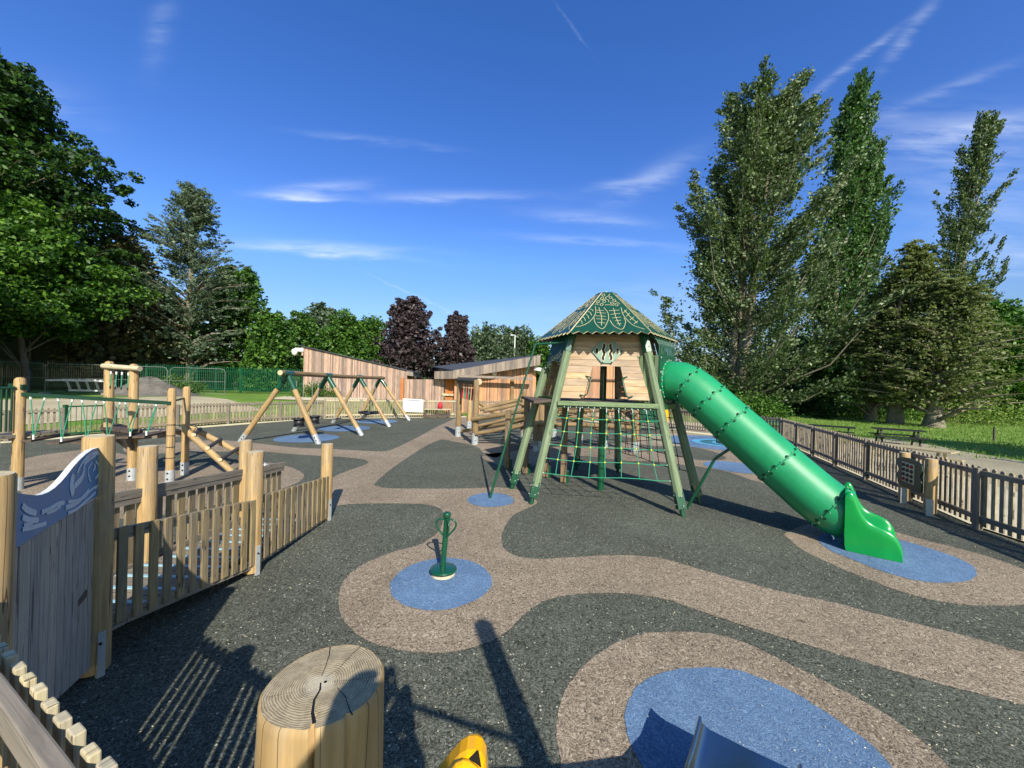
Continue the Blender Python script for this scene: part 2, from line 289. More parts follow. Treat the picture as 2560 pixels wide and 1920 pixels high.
# ------------------------------------------------------------------ mesh builder
class MB:
    def __init__(s): s.v = []; s.f = []; s.uv = []; s.mi = []; s.sm = []; s.mats = []
    def m(s, mat):
        if mat not in s.mats: s.mats.append(mat)
        return s.mats.index(mat)
    def face(s, pts, uvs, mat, smooth=False):
        n = len(s.v); s.v += [tuple(p) for p in pts]; s.f.append(tuple(range(n, n + len(pts)))); s.uv.append(uvs); s.mi.append(s.m(mat)); s.sm.append(smooth)
    def grid(s, rows, mat, uvf=None, closed=False, smooth=True):
        """rows: list of rings (same length); shared verts"""
        base = len(s.v); nr = len(rows); nc = len(rows[0])
        for r in rows: s.v += [tuple(p) for p in r]
        k = s.m(mat); o = random.random() * 9
        for i in range(nr - 1):
            for j in range(nc if closed else nc - 1):
                a = base + i * nc + j; b = base + i * nc + (j + 1) % nc; cc = b + nc; d = a + nc
                s.f.append((a, b, cc, d)); s.mi.append(k); s.sm.append(smooth)
                if uvf: s.uv.append([uvf(i, j), uvf(i, j + 1), uvf(i + 1, j + 1), uvf(i + 1, j)])
                else: s.uv.append([(j, i), (j + 1, i), (j + 1, i + 1), (j, i + 1)])
    def path(s, pts, r, mat, n=10, cap=True, capmat=None, flat=False, rot=0.):
        pts = [Vector(p) for p in pts]
        rr = r if isinstance(r, (list, tuple)) else [r] * len(pts)
        rows = []; ln = 0; lens = []; up = None
        for i, p in enumerate(pts):
            if i == 0: d = pts[1] - p
            elif i == len(pts) - 1: d = p - pts[i - 1]
            else: d = (pts[i + 1] - p).normalized() + (p - pts[i - 1]).normalized()
            d.normalize()
            if up is None: up = Vector((0, 0, 1)) if abs(d.z) < .9 else Vector((0, 1, 0))
            x = d.cross(up).normalized(); yv = x.cross(d).normalized(); up = yv
            if i: ln += (p - pts[i - 1]).length
            lens.append(ln)
            rows.append([p + (x * math.cos(rot + 2 * math.pi * j / n) + yv * math.sin(rot + 2 * math.pi * j / n)) * rr[i] for j in range(n)])
        R0 = max(rr)
        s.grid(rows, mat, lambda i, j: (j / n * 6.283 * R0, lens[i]), closed=True, smooth=not flat)
        if cap:
            for row, p, rev in ((rows[0], pts[0], True), (rows[-1], pts[-1], False)):
                q = list(reversed(row)) if not rev else list(row)
                q = row if rev else list(reversed(row))
                s.face(q, [(math.cos(6.283 * j / n) * R0, math.sin(6.283 * j / n) * R0) for j in range(n)], capmat or mat)
    def box(s, p0, p1, mat):
        s.beam(((p0[0] + p1[0]) / 2, (p0[1] + p1[1]) / 2, p0[2]), ((p0[0] + p1[0]) / 2, (p0[1] + p1[1]) / 2, p1[2]), abs(p1[0] - p0[0]), abs(p1[1] - p0[1]), mat, side=Vector((1, 0, 0)))
    def beam(s, a, b, w, h, mat, side=None, taper=1.0):
        """box from a to b; w along `side`, h across"""
        a = Vector(a); b = Vector(b); d = (b - a); ln = d.length; d.normalize()
        if side is None:
            side = d.cross(Vector((0, 0, 1)))
            if side.length < .05: side = Vector((1, 0, 0))
        side = (Vector(side) - d * d.dot(Vector(side))).normalized(); up = side.cross(d).normalized()
        c0 = [(-1, -1), (1, -1), (1, 1), (-1, 1)]
        A = [a + side * (x * w / 2) + up * (y * h / 2) for x, y in c0]; B = [b + side * (x * w / 2 * taper) + up * (y * h / 2 * taper) for x, y in c0]
        n = len(s.v); s.v += [tuple(p) for p in A + B]; k = s.m(mat); per = [0, w, w + h, 2 * w + h, 2 * w + 2 * h]
        for j in range(4):
            s.f.append((n + j, n + (j + 1) % 4, n + 4 + (j + 1) % 4, n + 4 + j)); s.uv.append([(per[j], 0), (per[j + 1], 0), (per[j + 1], ln), (per[j], ln)])
        s.f.append((n + 3, n + 2, n + 1, n)); s.uv.append([(0, 0), (w, 0), (w, h), (0, h)])
        s.f.append((n + 4, n + 5, n + 6, n + 7)); s.uv.append([(0, 0), (w, 0), (w, h), (0, h)])
        s.mi += [k] * 6; s.sm += [False] * 6
    def prism(s, poly, off, mat, uvs=None, side=None):
        """poly: 3D points (planar), extruded by off"""
        poly = [Vector(p) for p in poly]; off = Vector(off); n = len(poly); b = len(s.v)
        s.v += [tuple(p) for p in poly] + [tuple(p + off) for p in poly]; k = s.m(mat); ks = s.m(side or mat)
        uvs = uvs or [(p.x + p.y, p.z if abs(off.normalized().z) < .7 else p.y) for p in poly]
        s.f.append(tuple(range(b, b + n))); s.uv.append(list(uvs)); s.mi.append(k)
        s.f.append(tuple(b + n + i for i in reversed(range(n)))); s.uv.append(list(reversed(uvs))); s.mi.append(k)
        for i in range(n):
            j = (i + 1) % n; s.f.append((b + i, b + n + i, b + n + j, b + j)); s.uv.append([uvs[i], uvs[i], uvs[j], uvs[j]]); s.mi.append(ks)
        s.sm += [False] * (n + 2)
    def ball(s, p, r, mat, n=8, sq=1.0):
        p = Vector(p); rows = [[p + Vector((math.sin(a) * math.cos(2 * math.pi * j / n), math.sin(a) * math.sin(2 * math.pi * j / n), math.cos(a) * sq)) * r for j in range(n)] for a in [math.pi * i / (n // 2 + 1) + 1e-3 for i in range(n // 2 + 2)]]
        s.grid(rows, mat, closed=True)
    def lathe(s, prof, cx, cy, mat, n=20):
        rows = [[(cx + r * math.cos(6.28319 * j / n), cy + r * math.sin(6.28319 * j / n), z) for j in range(n)] for r, z in prof]
        s.grid(rows, mat, lambda i, j: (j / n * 6.283 * max(.01, prof[0][0]), prof[i][1]), closed=True)
    def build(s, name, parent=None, base=None, bevel=0., sub=0):
        me = bpy.data.meshes.new(name)
        off = parent.location if parent is not None else (Vector(base) if base is not None else Vector((0, 0, 0)))
        if parent is not None and 'woff' in WOFF.get(parent.name, {}): off = WOFF[parent.name]['woff']
        V = [(x - off[0], y - off[1], z - off[2]) for x, y, z in s.v]
        me.from_pydata(V, [], s.f)
        for mt in s.mats: me.materials.append(mt)
        me.polygons.foreach_set('material_index', s.mi); me.polygons.foreach_set('use_smooth', s.sm)
        ul = me.uv_layers.new(name='UVMap'); flat = []
        for u in s.uv:
            for q in u: flat += [q[0], q[1]]
        ul.data.foreach_set('uv', flat); me.update()
        o = bpy.data.objects.new(name, me); COL.objects.link(o)
        if parent is not None: o.parent = parent; WOFF[o.name] = {'woff': off.copy() if hasattr(off, 'copy') else Vector(off)}
        elif base is not None: o.location = off
        if bevel:
            bv = o.modifiers.new('bevel', 'BEVEL'); bv.width = bevel; bv.segments = 2; bv.limit_method = 'ANGLE'; bv.angle_limit = R(40)
        if sub:
            sb = o.modifiers.new('sub', 'SUBSURF'); sb.levels = sub; sb.render_levels = sub
        return o
WOFF = {}
def thing(name, loc, label, cat, group=None):
    o = bpy.data.objects.new(name, None); COL.objects.link(o); o.location = Vector(loc); o.empty_display_size = .2
    WOFF[o.name] = {'woff': Vector(loc)}
    return tag(o, label, cat, group)
def tag(o, label, cat, group=None):
    o['label'] = label; o['category'] = cat
    if group: o['group'] = group
    return o
def struct(o, kind='structure'): o['kind'] = kind; return o
def copytree(o, loc, label=None, rz=None):
    r = o.copy(); COL.objects.link(r); r.location = Vector(loc)
    if rz is not None: r.rotation_euler.z = rz
    if label: r['label'] = label
    for ch in list(o.children):
        d = ch.copy(); COL.objects.link(d); d.parent = r
        for g in list(ch.children):
            e = g.copy(); COL.objects.link(e); e.parent = d
    return r
def lerp(a, b, t): return a + (b - a) * t
def smooth(t): t = max(0., min(1., t)); return t * t * (3 - 2 * t)

# ------------------------------------------------------------------ terrain
FL = [(-17.6, 9.0), (-16.3, 12.3), (-13.7, 18.6), (-10.87, 22.4), (-3.6, 25.6)]
def hgt(x, y):
    dl = (x + 13.7) * -.925 + (y - 18.6) * .381
    db = (x + 10.87) * -.403 + (y - 22.4) * .915
    d = max(dl, db)
    return .85 * smooth((d - 1.5) / 7) * smooth((-4.5 - x) / 4)
def terrain():
    mb = MB(); ax = [-420, -260, -160, -110, -80, -64] + [-52 + 1.5 * i for i in range(63)] + [50, 60, 75, 95, 130, 200, 420]
    ay = [-60, -20, -5] + [1.5 * i for i in range(50)] + [80, 92, 110, 140, 200, 300, 600]
    rows = [[(x, y, hgt(x, y) - .02 + (.05 * math.sin(x * .31) * math.sin(y * .23) if (y > 30 or x > 15) and abs(x) < 60 and y < 80 else 0)) for x in ax] for y in ay]
    mb.grid(rows, M['grass'])
    struct(mb.build('ground'))
terrain()
def catmull(P, closed=True, n=6):
    out = []; m = len(P)
    for i in range(m if closed else m - 1):
        p0, p1, p2, p3 = (P[(i + k) % m] if closed else P[max(0, min(m - 1, i + k))] for k in (-1, 0, 1, 2))
        for j in range(n):
            t = j / n
            out.append(tuple(.5 * (2 * p1[k] + (p2[k] - p0[k]) * t + (2 * p0[k] - 5 * p1[k] + 4 * p2[k] - p3[k]) * t * t + (3 * p1[k] - p0[k] - 3 * p2[k] + p3[k]) * t ** 3) for k in range(2)))
    if not closed: out.append(tuple(P[-1][:2]))
    return out
def sheet(name, pts, z, mat, z0=None, fillgrid=False):
    from mathutils.geometry import tessellate_polygon
    if name.startswith(('brown', 'blue', 'green')):
        q = []
        for i in range(len(pts)):
            a, b = pts[i], pts[(i + 1) % len(pts)]; dd = math.hypot(b[0] - a[0], b[1] - a[1]); near = min(abs(a[1]), 12) < 12 and abs(a[0]) < 9; k = max(1, min(60, int(dd / .03))) if near else 1
            for j in range(k): q.append((lerp(a[0], b[0], j / k) + random.uniform(-.006, .006) * near, lerp(a[1], b[1], j / k) + random.uniform(-.006, .006) * near))
        pts = q
    tri = tessellate_polygon([[Vector((x, y, 0)) for x, y in pts]])
    me = bpy.data.meshes.new(name); me.from_pydata([(x, y, z + (hgt(x, y) if fillgrid else 0)) for x, y in pts], [], [tuple(t) for t in tri])
    me.materials.append(mat); me.update()
    o = bpy.data.objects.new(name, me); COL.objects.link(o)
    # all faces up
    import bmesh
    bm = bmesh.new(); bm.from_mesh(me)
    for f in bm.faces:
        if f.normal.z < 0: f.normal_flip()
    bm.to_mesh(me); bm.free()
    return struct(o)
def gd(lst): return [tuple(GD(x, y)[:2]) for x, y in lst]
FCR = G(1954, 1106)
sheet('playground_surface', [(-20, -6), (-17.7, 8.8), (-16.4, 12.4), (-13.8, 18.7), (-10.9, 22.6), (-3.6, 25.9), (3, 26.5), (8, 24.5), (10.9, 21), (12.3, 17.3), (10.2, 12), (8.2, 6.6), (7.6, 2), (7.3, -6)], .0, M['rgreen'])
brown = [(986, 903), (946, 921), (909, 941), (859, 966), (826, 975), (771, 973), (709, 970), (624, 966), (551, 957), (480, 951), (420, 953), (330, 962), (270, 966), (285, 980), (400, 978), (480, 976), (561, 976), (659, 983), (734, 987), (780, 992),
    (796, 998), (785, 1005), (734, 1024), (709, 1037), (690, 1048), (640, 1080), (640, 1130), (712, 1112), (723, 1096), (746, 1090), (809, 1088), (909, 1089), (944, 1096), (958, 1108), (958, 1120), (953, 1139), (940, 1156), (904, 1178), (857, 1190),
    (826, 1201), (790, 1217), (755, 1241), (736, 1270), (731, 1300), (738, 1332), (762, 1362), (800, 1388), (850, 1402), (900, 1410), (960, 1410), (1015, 1400), (1062, 1384), (1100, 1360), (1130, 1330), (1160, 1307), (1200, 1291), (1260, 1283), (1340, 1282),
    (1400, 1288), (1448, 1298), (1551, 1334), (1665, 1370), (1812, 1414), (1960, 1458), (2108, 1498), (2212, 1524), (2500, 1600), (2500, 1480), (2212, 1409), (2108, 1380), (2009, 1355), (1886, 1325), (1794, 1300), (1722, 1286), (1632, 1264), (1525, 1234), (1443, 1210),
    (1393, 1202), (1318, 1200), (1218, 1205), (1168, 1208), (1118, 1202), (1090, 1186), (1083, 1164), (1090, 1139), (1108, 1114), (1135, 1100), (1160, 1087), (1150, 1074), (1125, 1060), (1075, 1053), (1018, 1055), (959, 1056), (846, 1055), (818, 1051), (812, 1042),
    (859, 1003), (921, 963), (949, 951), (960, 950), (982, 954), (1016, 961), (1035, 968), (1040, 975), (1055, 985), (1075, 988), (1085, 975), (1080, 962), (1060, 957), (1045, 948), (1030, 935), (1010, 922), (1008, 902), (1000, 896)]
sheet('brown_rubber_path', catmull(gd(brown), n=4), .004, M['rbrown'])
ring = [(1640, 1800), (1200, 1800), (1212, 1659), (1202, 1591), (1207, 1532), (1222, 1493), (1251, 1449), (1305, 1404), (1369, 1375), (1443, 1365), (1542, 1370), (1616, 1392), (1714, 1439), (1812, 1488), (1911, 1542), (1985, 1596), (2049, 1659), (2140, 1800)]
sheet('brown_rubber_ring', catmull(gd(ring), n=5), .004, M['rbrown'])
el = [(1389, 1659), (1360, 1601), (1350, 1552), (1360, 1513), (1384, 1478), (1438, 1453), (1517, 1443), (1596, 1451), (1689, 1485), (1763, 1527), (1837, 1577), (1881, 1611), (1926, 1659), (1990, 1800), (1800, 1950), (1480, 1850)]
sheet('blue_rubber_patch', catmull(gd(el), n=6), .008, M['rblue'])
ring2 = [(1697, 1152), (1706, 1166), (1740, 1192), (1812, 1226), (1884, 1255), (1956, 1282), (2046, 1302), (2136, 1309), (2230, 1305), (2290, 1285), (2270, 1255), (2180, 1218), (2090, 1190), (1990, 1165), (1925, 1147), (1850, 1132), (1760, 1130)]
sheet('brown_rubber_ring', catmull(gd(ring2), n=5), .004, M['rbrown'])
el2 = [(1767, 1168), (1794, 1190), (1837, 1208), (1903, 1234), (1947, 1247), (1991, 1257), (2034, 1260), (2078, 1258), (2100, 1252), (2109, 1239), (2100, 1223), (2067, 1206), (2023, 1190), (1980, 1177), (1936, 1165), (1881, 1152), (1816, 1150), (1775, 1156)]
sheet('blue_rubber_patch', catmull(gd(el2), n=6), .008, M['rblue'])
tr = [(1040, 985), (1110, 975), (1200, 965), (1300, 962), (1420, 940), (1460, 925), (1560, 925), (1640, 950), (1700, 990), (1760, 1030), (1760, 1060), (1700, 1062), (1661, 1047), (1620, 1036), (1573, 1020), (1526, 1011), (1480, 1005), (1417, 997), (1350, 995), (1250, 985), (1180, 1000), (1100, 1010)]
sheet('brown_rubber_path', catmull(gd(tr), n=5), .004, M['rbrown'])
tg = [(1380, 960), (1418, 964), (1487, 965), (1542, 976), (1569, 990), (1550, 994), (1511, 994), (1464, 986), (1417, 975), (1380, 970)]
sheet('green_rubber_tongue', catmull(gd(tg), n=5), .008, M['rgreen'])
lb = [(20, 1010), (60, 990), (130, 978), (200, 972), (280, 985), (330, 1010), (560, 1000), (620, 1008), (655, 1024), (648, 1040), (600, 1060), (500, 1085), (300, 1120), (150, 1110), (60, 1080)]
sheet('brown_rubber_patch', catmull(gd(lb), n=5), .008, M['rbrown'])
def disc(name, cx, cy, rx, ry, z, mat, rot=0., n=72, jit=.012):
    ph = [random.uniform(0, 6.28) for _ in range(4)]
    pts = []
    for i in range(n):
        a = 2 * math.pi * i / n; k = 1 + jit * sum(math.sin((j + 2) * a + ph[j]) for j in range(4)) / 2
        x, y = rx * math.cos(a) * k, ry * math.sin(a) * k
        pts.append((cx + x * math.cos(rot) - y * math.sin(rot), cy + x * math.sin(rot) + y * math.cos(rot)))
    return sheet(name, pts, z, mat)
disc('blue_rubber_patch', -.75, 4.44, .575, .575, .008, M['rblue'])
disc('blue_rubber_patch', -.36, 7.6, .46, .46, .008, M['rblue'])
for cx, cy in ((-7.85, 14.85), (-7.8, 18.1), (-7.5, 21.5)): disc('blue_rubber_patch', cx, cy, 1.12, 1.15, .008, M['rblue'])
disc('blue_rubber_patch', 9.1, 16.6, 2.45, 2.3, .012, M['rblue'])
disc('light_blue_rubber_ring', 9.25, 16.5, 1.35, 1.2, .016, M['rcyan'])
disc('teal_rubber_disc', 9.3, 16.45, 1.1, .95, .020, M['rteal'])
disc('light_blue_rubber_disc', 9.35, 16.4, .7, .6, .024, M['rcyan'])
disc('blue_rubber_patch', G(1838, 1168).x, G(1838, 1168).y, .85, .85, .012, M['rblue'])
# grass verge, paths beyond the fences
def strip(name, a, b, w0, w1, mat, z, grid=False, nx=24):
    """band to the left of a->b, between offsets w0 and w1 (draped on the terrain)"""
    a = Vector(a); b = Vector(b); d = (b - a).normalized(); nrm = Vector((-d.y, d.x)); mb = MB(); rows = []
    for j in range(5):
        w = lerp(w0, w1, j / 4); rows.append([])
        for i in range(nx + 1):
            p = a.lerp(b, i / nx) + nrm * (w + (.12 * math.sin(i * 1.3 + j) if j in (0, 4) and grid else 0)); rows[-1].append((p.x, p.y, hgt(p.x, p.y) + z))
    mb.grid(list(reversed(rows)), mat); return struct(mb.build(name))
strip('pale_edging', (-17.7, 8.6), (-10.87, 22.5), .05, .75, M['concrete'], .012)
strip('pale_edging', (-10.87, 22.5), (-3.0, 25.9), -.35, .55, M['concrete'], .014)
strip('verge', (-19, 6), (-11.5, 22.3), .75, 3.2, M['dry'], .012)
strip('verge', (-12.5, 21.9), (-3.0, 26.1), .55, 6.5, M['dry'], .004)
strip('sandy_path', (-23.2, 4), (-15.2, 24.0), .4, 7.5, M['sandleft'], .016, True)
strip('sandy_path', (-17, 27.2), (-11, 29), .2, 3.4, M['sand'], .02)
strip('sandy_strip', (12.3, 17.7), (8.12, 6.65), .03, 2.9, M['sand'], .022, False)
strip('sandy_strip', (8.2, 6.9), (7.35, -2), .03, 3.4, M['sand'], .026, False)
strip('worn_earth', (15.6, 20.5), (11.4, 4), -.6, 4.2, M['dirt'], .014, True)
strip('worn_earth', (11.1, 20.7), (12.5, 17.3), -6.5, -.0, M['dirt'], .006)
strip('pale_edging', (5.0, 26.2), (12.3, 17.9), -.9, -.2, M['concrete'], .012)
strip('sandy_path', (4.0, 29.0), (14.0, 21.0), -1.6, 3.0, M['sand'], .008, True)

# ------------------------------------------------------------------ fences
def rounded_picket(mb, p, d, w, th, z0, z1, mat, round_=True):
    p = Vector(p); nrm = Vector((-d.y, d.x, 0)); d3 = Vector((d.x, d.y, 0)); pts = [(-w / 2, z0), (w / 2, z0)]
    if round_:
        for a in range(0, 181, 36): pts.append((w / 2 * math.cos(R(a)), z1 - w / 2 + w / 2 * math.sin(R(a))))
    else: pts += [(w / 2, z1), (-w / 2, z1)]
    poly = [p + d3 * x + Vector((0, 0, z)) - nrm * th / 2 for x, z in pts]
    mb.prism(poly, nrm * th, mat, [(x + .0, z) for x, z in pts])
def picket_fence(name, pts, label, h=1.05, sp=.135, w=.07, mat='fence', postmat='fence', railmat='fence', bay=2.0, group=None, round_=True, wood_side=1, panelmat=None):
    base = Vector((pts[0][0], pts[0][1], 0)); t = thing(name, (base.x, base.y, hgt(base.x, base.y)), label, 'fence', group)
    for k in range(len(pts) - 1):
        a = Vector(pts[k]); b = Vector(pts[k + 1]); ln = (b - a).length; d = (b - a) / ln; nrm = Vector((-d.y, d.x)) * wood_side
        nb = max(1, round(ln / bay))
        for i in range(nb):
            p0 = a + d * ln * i / nb; p1 = a + d * ln * (i + 1) / nb; mb = MB(); m = int((p1 - p0).length / sp)
            z0, z1 = hgt(*p0), hgt(*p1)
            for j in range(m):
                q = p0 + d * (j + .6) * (p1 - p0).length / m + nrm * .035
                zz = lerp(z0, z1, (j + .5) / m); dz = random.uniform(-.008, .008)
                rounded_picket(mb, (q.x, q.y, 0), d, w * random.uniform(.93, 1.05), .022, zz + .06, zz + h + dz, M[mat], round_)
            for zr in (.2, h - .1):
                mb.beam((p0.x, p0.y, z0 + zr), (p1.x, p1.y, z1 + zr), .04, .085, M[railmat])
            mb.build('picket_panel', t)
            pm = MB(); q0 = p0 - nrm * .012
            pm.beam((q0.x, q0.y, z0 - .05), (q0.x, q0.y, z0 + h - .02), .09, .095, M[postmat], side=Vector((d.x, d.y, 0)))
            pm.build('post', t, bevel=.006)
    e = Vector(pts[-1]); pm = MB(); pm.beam((e.x, e.y, -.05), (e.x, e.y, hgt(*e) + h), .09, .095, M[postmat], side=Vector((d.x, d.y, 0))); pm.build('post', t, bevel=.006)
    return t
picket_fence('picket_fence', [(-17.6, 9.4), (-16.35, 12.45), (-15.85, 13.6)], 'grey picket fence with round tops behind the rope bridge, left of the green gate', 1.05, mat='fencetan')
picket_fence('picket_fence', [(-15.3, 14.8), (-13.7, 18.6), (-10.9, 22.4)], 'weathered brown picket fence behind the swings, running from the green gate to the corner', 1.05, mat='fencetan')
picket_fence('picket_fence', [(-10.87, 22.4), (-3.7, 25.55)], 'sun-bleached pale rail fence in front of the wooden sheds, carrying the white banner', 1.15, mat='fencetan', postmat='fencetan', railmat='pale', round_=False, wood_side=1)
picket_fence('picket_fence', [(-2.6, 25.9), (3.4, 26.0), (7.6, 24.4), (10.6, 20.9)], 'pale picket fence seen through the legs of the tower', 1.15, mat='fencetan')
picket_fence('picket_fence', [(10.9, 20.6), (12.15, 17.35)], 'short dark picket fence behind the upper end of the tube slide', 1.1)
picket_fence('picket_fence', [(12.15, 17.25), (10.15, 12.0), (8.12, 6.65), (7.55, 3.3), (7.3, 0.5)], 'long brown picket fence with round tops between the tube slide and the picnic tables', 1.08, sp=.128, w=.068, mat='fencetan', postmat='fence', railmat='fence', bay=2.05)
def gate_green():
    a = Vector((-15.83, 13.65)); b = Vector((-15.32, 14.75)); t = thing('metal_gate', (a.x, a.y, 0), 'small green metal gate of thin bars between two brown picket fences', 'gate')
    mb = MB(); mb.beam((a.x, a.y, 1.08), (b.x, b.y, 1.08), .05, .05, M['green']); mb.beam((a.x, a.y, .12), (b.x, b.y, .12), .05, .05, M['green'])
    for p in (a, b): mb.beam((p.x, p.y, 0), (p.x, p.y, 1.15), .1, .1, M['green'])
    mb.build('gate_frame', t); mb = MB()
    for i in range(1, 9):
        p = a.lerp(b, i / 9); mb.path([(p.x, p.y, .14), (p.x, p.y, 1.06)], .009, M['green'], 6)
    mb.build('bars', t)
gate_green()

# palisade fence far left, mesh fence, gravel heap, road barrier
def pal():
    P = [(-52, 30.5), (-36.0, 33.0), (-28.5, 34.8), (-21.0, 35.6)]
    labs = ['tall dark green palisade fence in the shade under the big trees at the left', 'green palisade fence section behind the wire mesh panels, left of the double gate', None]
    for k in (0, 1):
        pass
    for k, lab in ((0, labs[0]), (1, labs[1])):
        a = Vector(P[k]); b = Vector(P[k + 1]); pal_run('palisade_fence', a, b, lab, 2.35)
    pal_run('palisade_gate', Vector((-29.0, 34.7)), Vector((-24.9, 35.2)), 'bright green palisade double gate at the end of the sandy path', 2.3, gate=True)
    pal_run('palisade_fence', Vector((-24.8, 35.2)), Vector((-18.5, 35.9)), 'green palisade fence between the double gate and the tall wooden shed', 2.3)
def pal_run(name, a, b, lab, h, gate=False):
    t = thing(name, (a.x, a.y, hgt(a.x, a.y)), lab, 'gate' if gate else 'fence'); d = (b - a).normalized(); ln = (b - a).length; n = int(ln / .16); mb = MB()
    for i in range(n):
        p = a + d * (i + .5) * .16; z = hgt(p.x, p.y)
        poly = [Vector((p.x, p.y, z)) + Vector((d.x * x, d.y * x, zz)) for x, zz in ((-.035, .08), (.035, .08), (.035, h - .06), (.012, h + .05), (-.012, h + .05), (-.035, h - .06))]
        mb.prism(poly, Vector((-d.y, d.x, 0)) * .012, M['green'])
    mb.build('pales', t); mb = MB()
    za, zb = hgt(*a), hgt(*b)
    for zr in (.35, h - .4): mb.beam((a.x, a.y, za + zr), (b.x, b.y, zb + zr), .05, .06, M['green'])
    mb.build('rails', t)
    for i in range(3 if gate else max(2, int(ln / 2.75)) + 1):
        p = a.lerp(b, i / (2 if gate else max(2, int(ln / 2.75)))); q = MB(); z = hgt(p.x, p.y)
        q.beam((p.x, p.y, z), (p.x, p.y, z + h + .02), .12, .1, M['green'], side=Vector((d.x, d.y, 0))); q.build('post', t)
pal()
def mesh_fence(a, b, label):
    a = Vector(a); b = Vector(b); d = b - a; za, zb = hgt(*a), hgt(*b); t = thing('mesh_panel', (a.x, a.y, za), label, 'fence', 'wire mesh fence panels in front of the shaded hall')
    h = 2.0; r = .25; mb = MB()
    u = d.normalized(); U = Vector((u.x, u.y, 0)); A = Vector((a.x, a.y, za)); B = Vector((b.x, b.y, zb)); Z = Vector((0, 0, 1))
    mb.path([A + Z * .05, A + Z * (h - r), A + Z * (h - .07) + U * .07, A + Z * h + U * r, B + Z * h - U * r, B + Z * (h - .07) - U * .07, B + Z * (h - r), B + Z * .05], .021, M['meshsteel'], 8)
    mb.path([A + Z * .15, B + Z * .15], .014, M['meshsteel'], 6); mb.path([A + Z * 1.05, B + Z * 1.05], .006, M['steel'], 4); mb.build('frame', t)
    w = MB(); n = int(d.length / .12)
    for i in range(1, n): p = A.lerp(B, i / n); w.beam(p + Z * .15, p + Z * h, .003, .003, M['meshsteel'])
    for i in range(1, 9): w.beam(A + Z * (i * .22), B + Z * (i * .22), .003, .003, M['meshsteel'])
    w.build('wire_mesh', t)
    f = MB(); f.beam(A + Z * .06 - Vector((u.y, -u.x, 0)) * .35, A + Z * .06 + Vector((u.y, -u.x, 0)) * .35, .22, .12, M['fascia']); f.build('foot_block', t)
MF = [AT(x, 985, Y) for x, Y in ((-60, 23.3), (142, 25.0), (196, 25.2), (385, 27.2), (505, 28.0))]
MF = [(-36.6, 23.0), (-33.6, 24.1), (-30.6, 25.2), (-28.0, 25.4), (-25.9, 27.2), (-22.6, 28.6)]
mesh_fence(MF[0], MF[1], 'wire mesh panel cut by the left edge, behind the green balustrade')
mesh_fence(MF[1], MF[2], 'wire mesh panel directly left of the white slatted barrier')
mesh_fence(MF[2], (-27.6, 26.0), 'wire mesh panel standing in front of the white slatted barrier')
mesh_fence((-27.5, 26.1), (-24.4, 27.2), 'wire mesh panel behind the rope portal, in front of the gravel heap')
mesh_fence((-24.3, 27.3), (-21.2, 28.4), 'wire mesh panel with a small sign, right of the gravel heap, beside the green gate')
def heap():
    c0 = AT(372, 955, 27.8); bx, by = c0.x, c0.y; z = hgt(bx, by); mb = MB(); rows = []
    for i in range(9):
        r = i / 8; rr = 2.9 * r; rows.append([(bx + rr * math.cos(a) * 1.15 * (1 + .12 * math.sin(3 * a + 1)), by + rr * math.sin(a) * .8, z + 1.25 * (1 - smooth(r * 1.02)) * (1 + .08 * math.sin(5 * a + i)) - .02) for a in [6.2832 * j / 28 for j in range(28)]])
    mb.grid(list(reversed(rows)), M['gravelheap'], closed=True)
    o = mb.build('gravel_heap', None, base=(bx, by, z)); tag(o, 'grey heap of gravel behind the rope portal and mesh panels', 'gravel heap')
heap()
def barrier():
    A = AT(172, 962, 26.9); B = AT(264, 962, 27.6); t = thing('road_barrier', (A.x, A.y, hgt(A.x, A.y)), 'white plastic slatted barrier lying on the ground behind the mesh fence', 'barrier')
    z = hgt(A.x, A.y); u = (B - A); u.z = 0; u = u.normalized(); n = Vector((u.y, -u.x, 0)); s = (n * .65 + Vector((0, 0, .75))).normalized(); o = Vector((A.x, A.y, z + .2)); mb = MB(); Ln = 2.75
    mb.beam(o, o + u * Ln, .08, .12, M['white']); mb.beam(o + s * .95, o + s * .95 + u * Ln, .08, .16, M['white']); mb.build('rails', t); mb = MB()
    for i in range(6): p = o + u * (.1 + i * .5); mb.beam(p, p + s * .95 + u * .12, .12, .05, M['white'])
    mb.build('slats', t)
    mb = MB(); mb.beam(o + s * .9 - u * .75 + n * .1, o + s * .95 + u * .1, .3, .12, M['white']); mb.build('barrier_foot', t)
barrier()

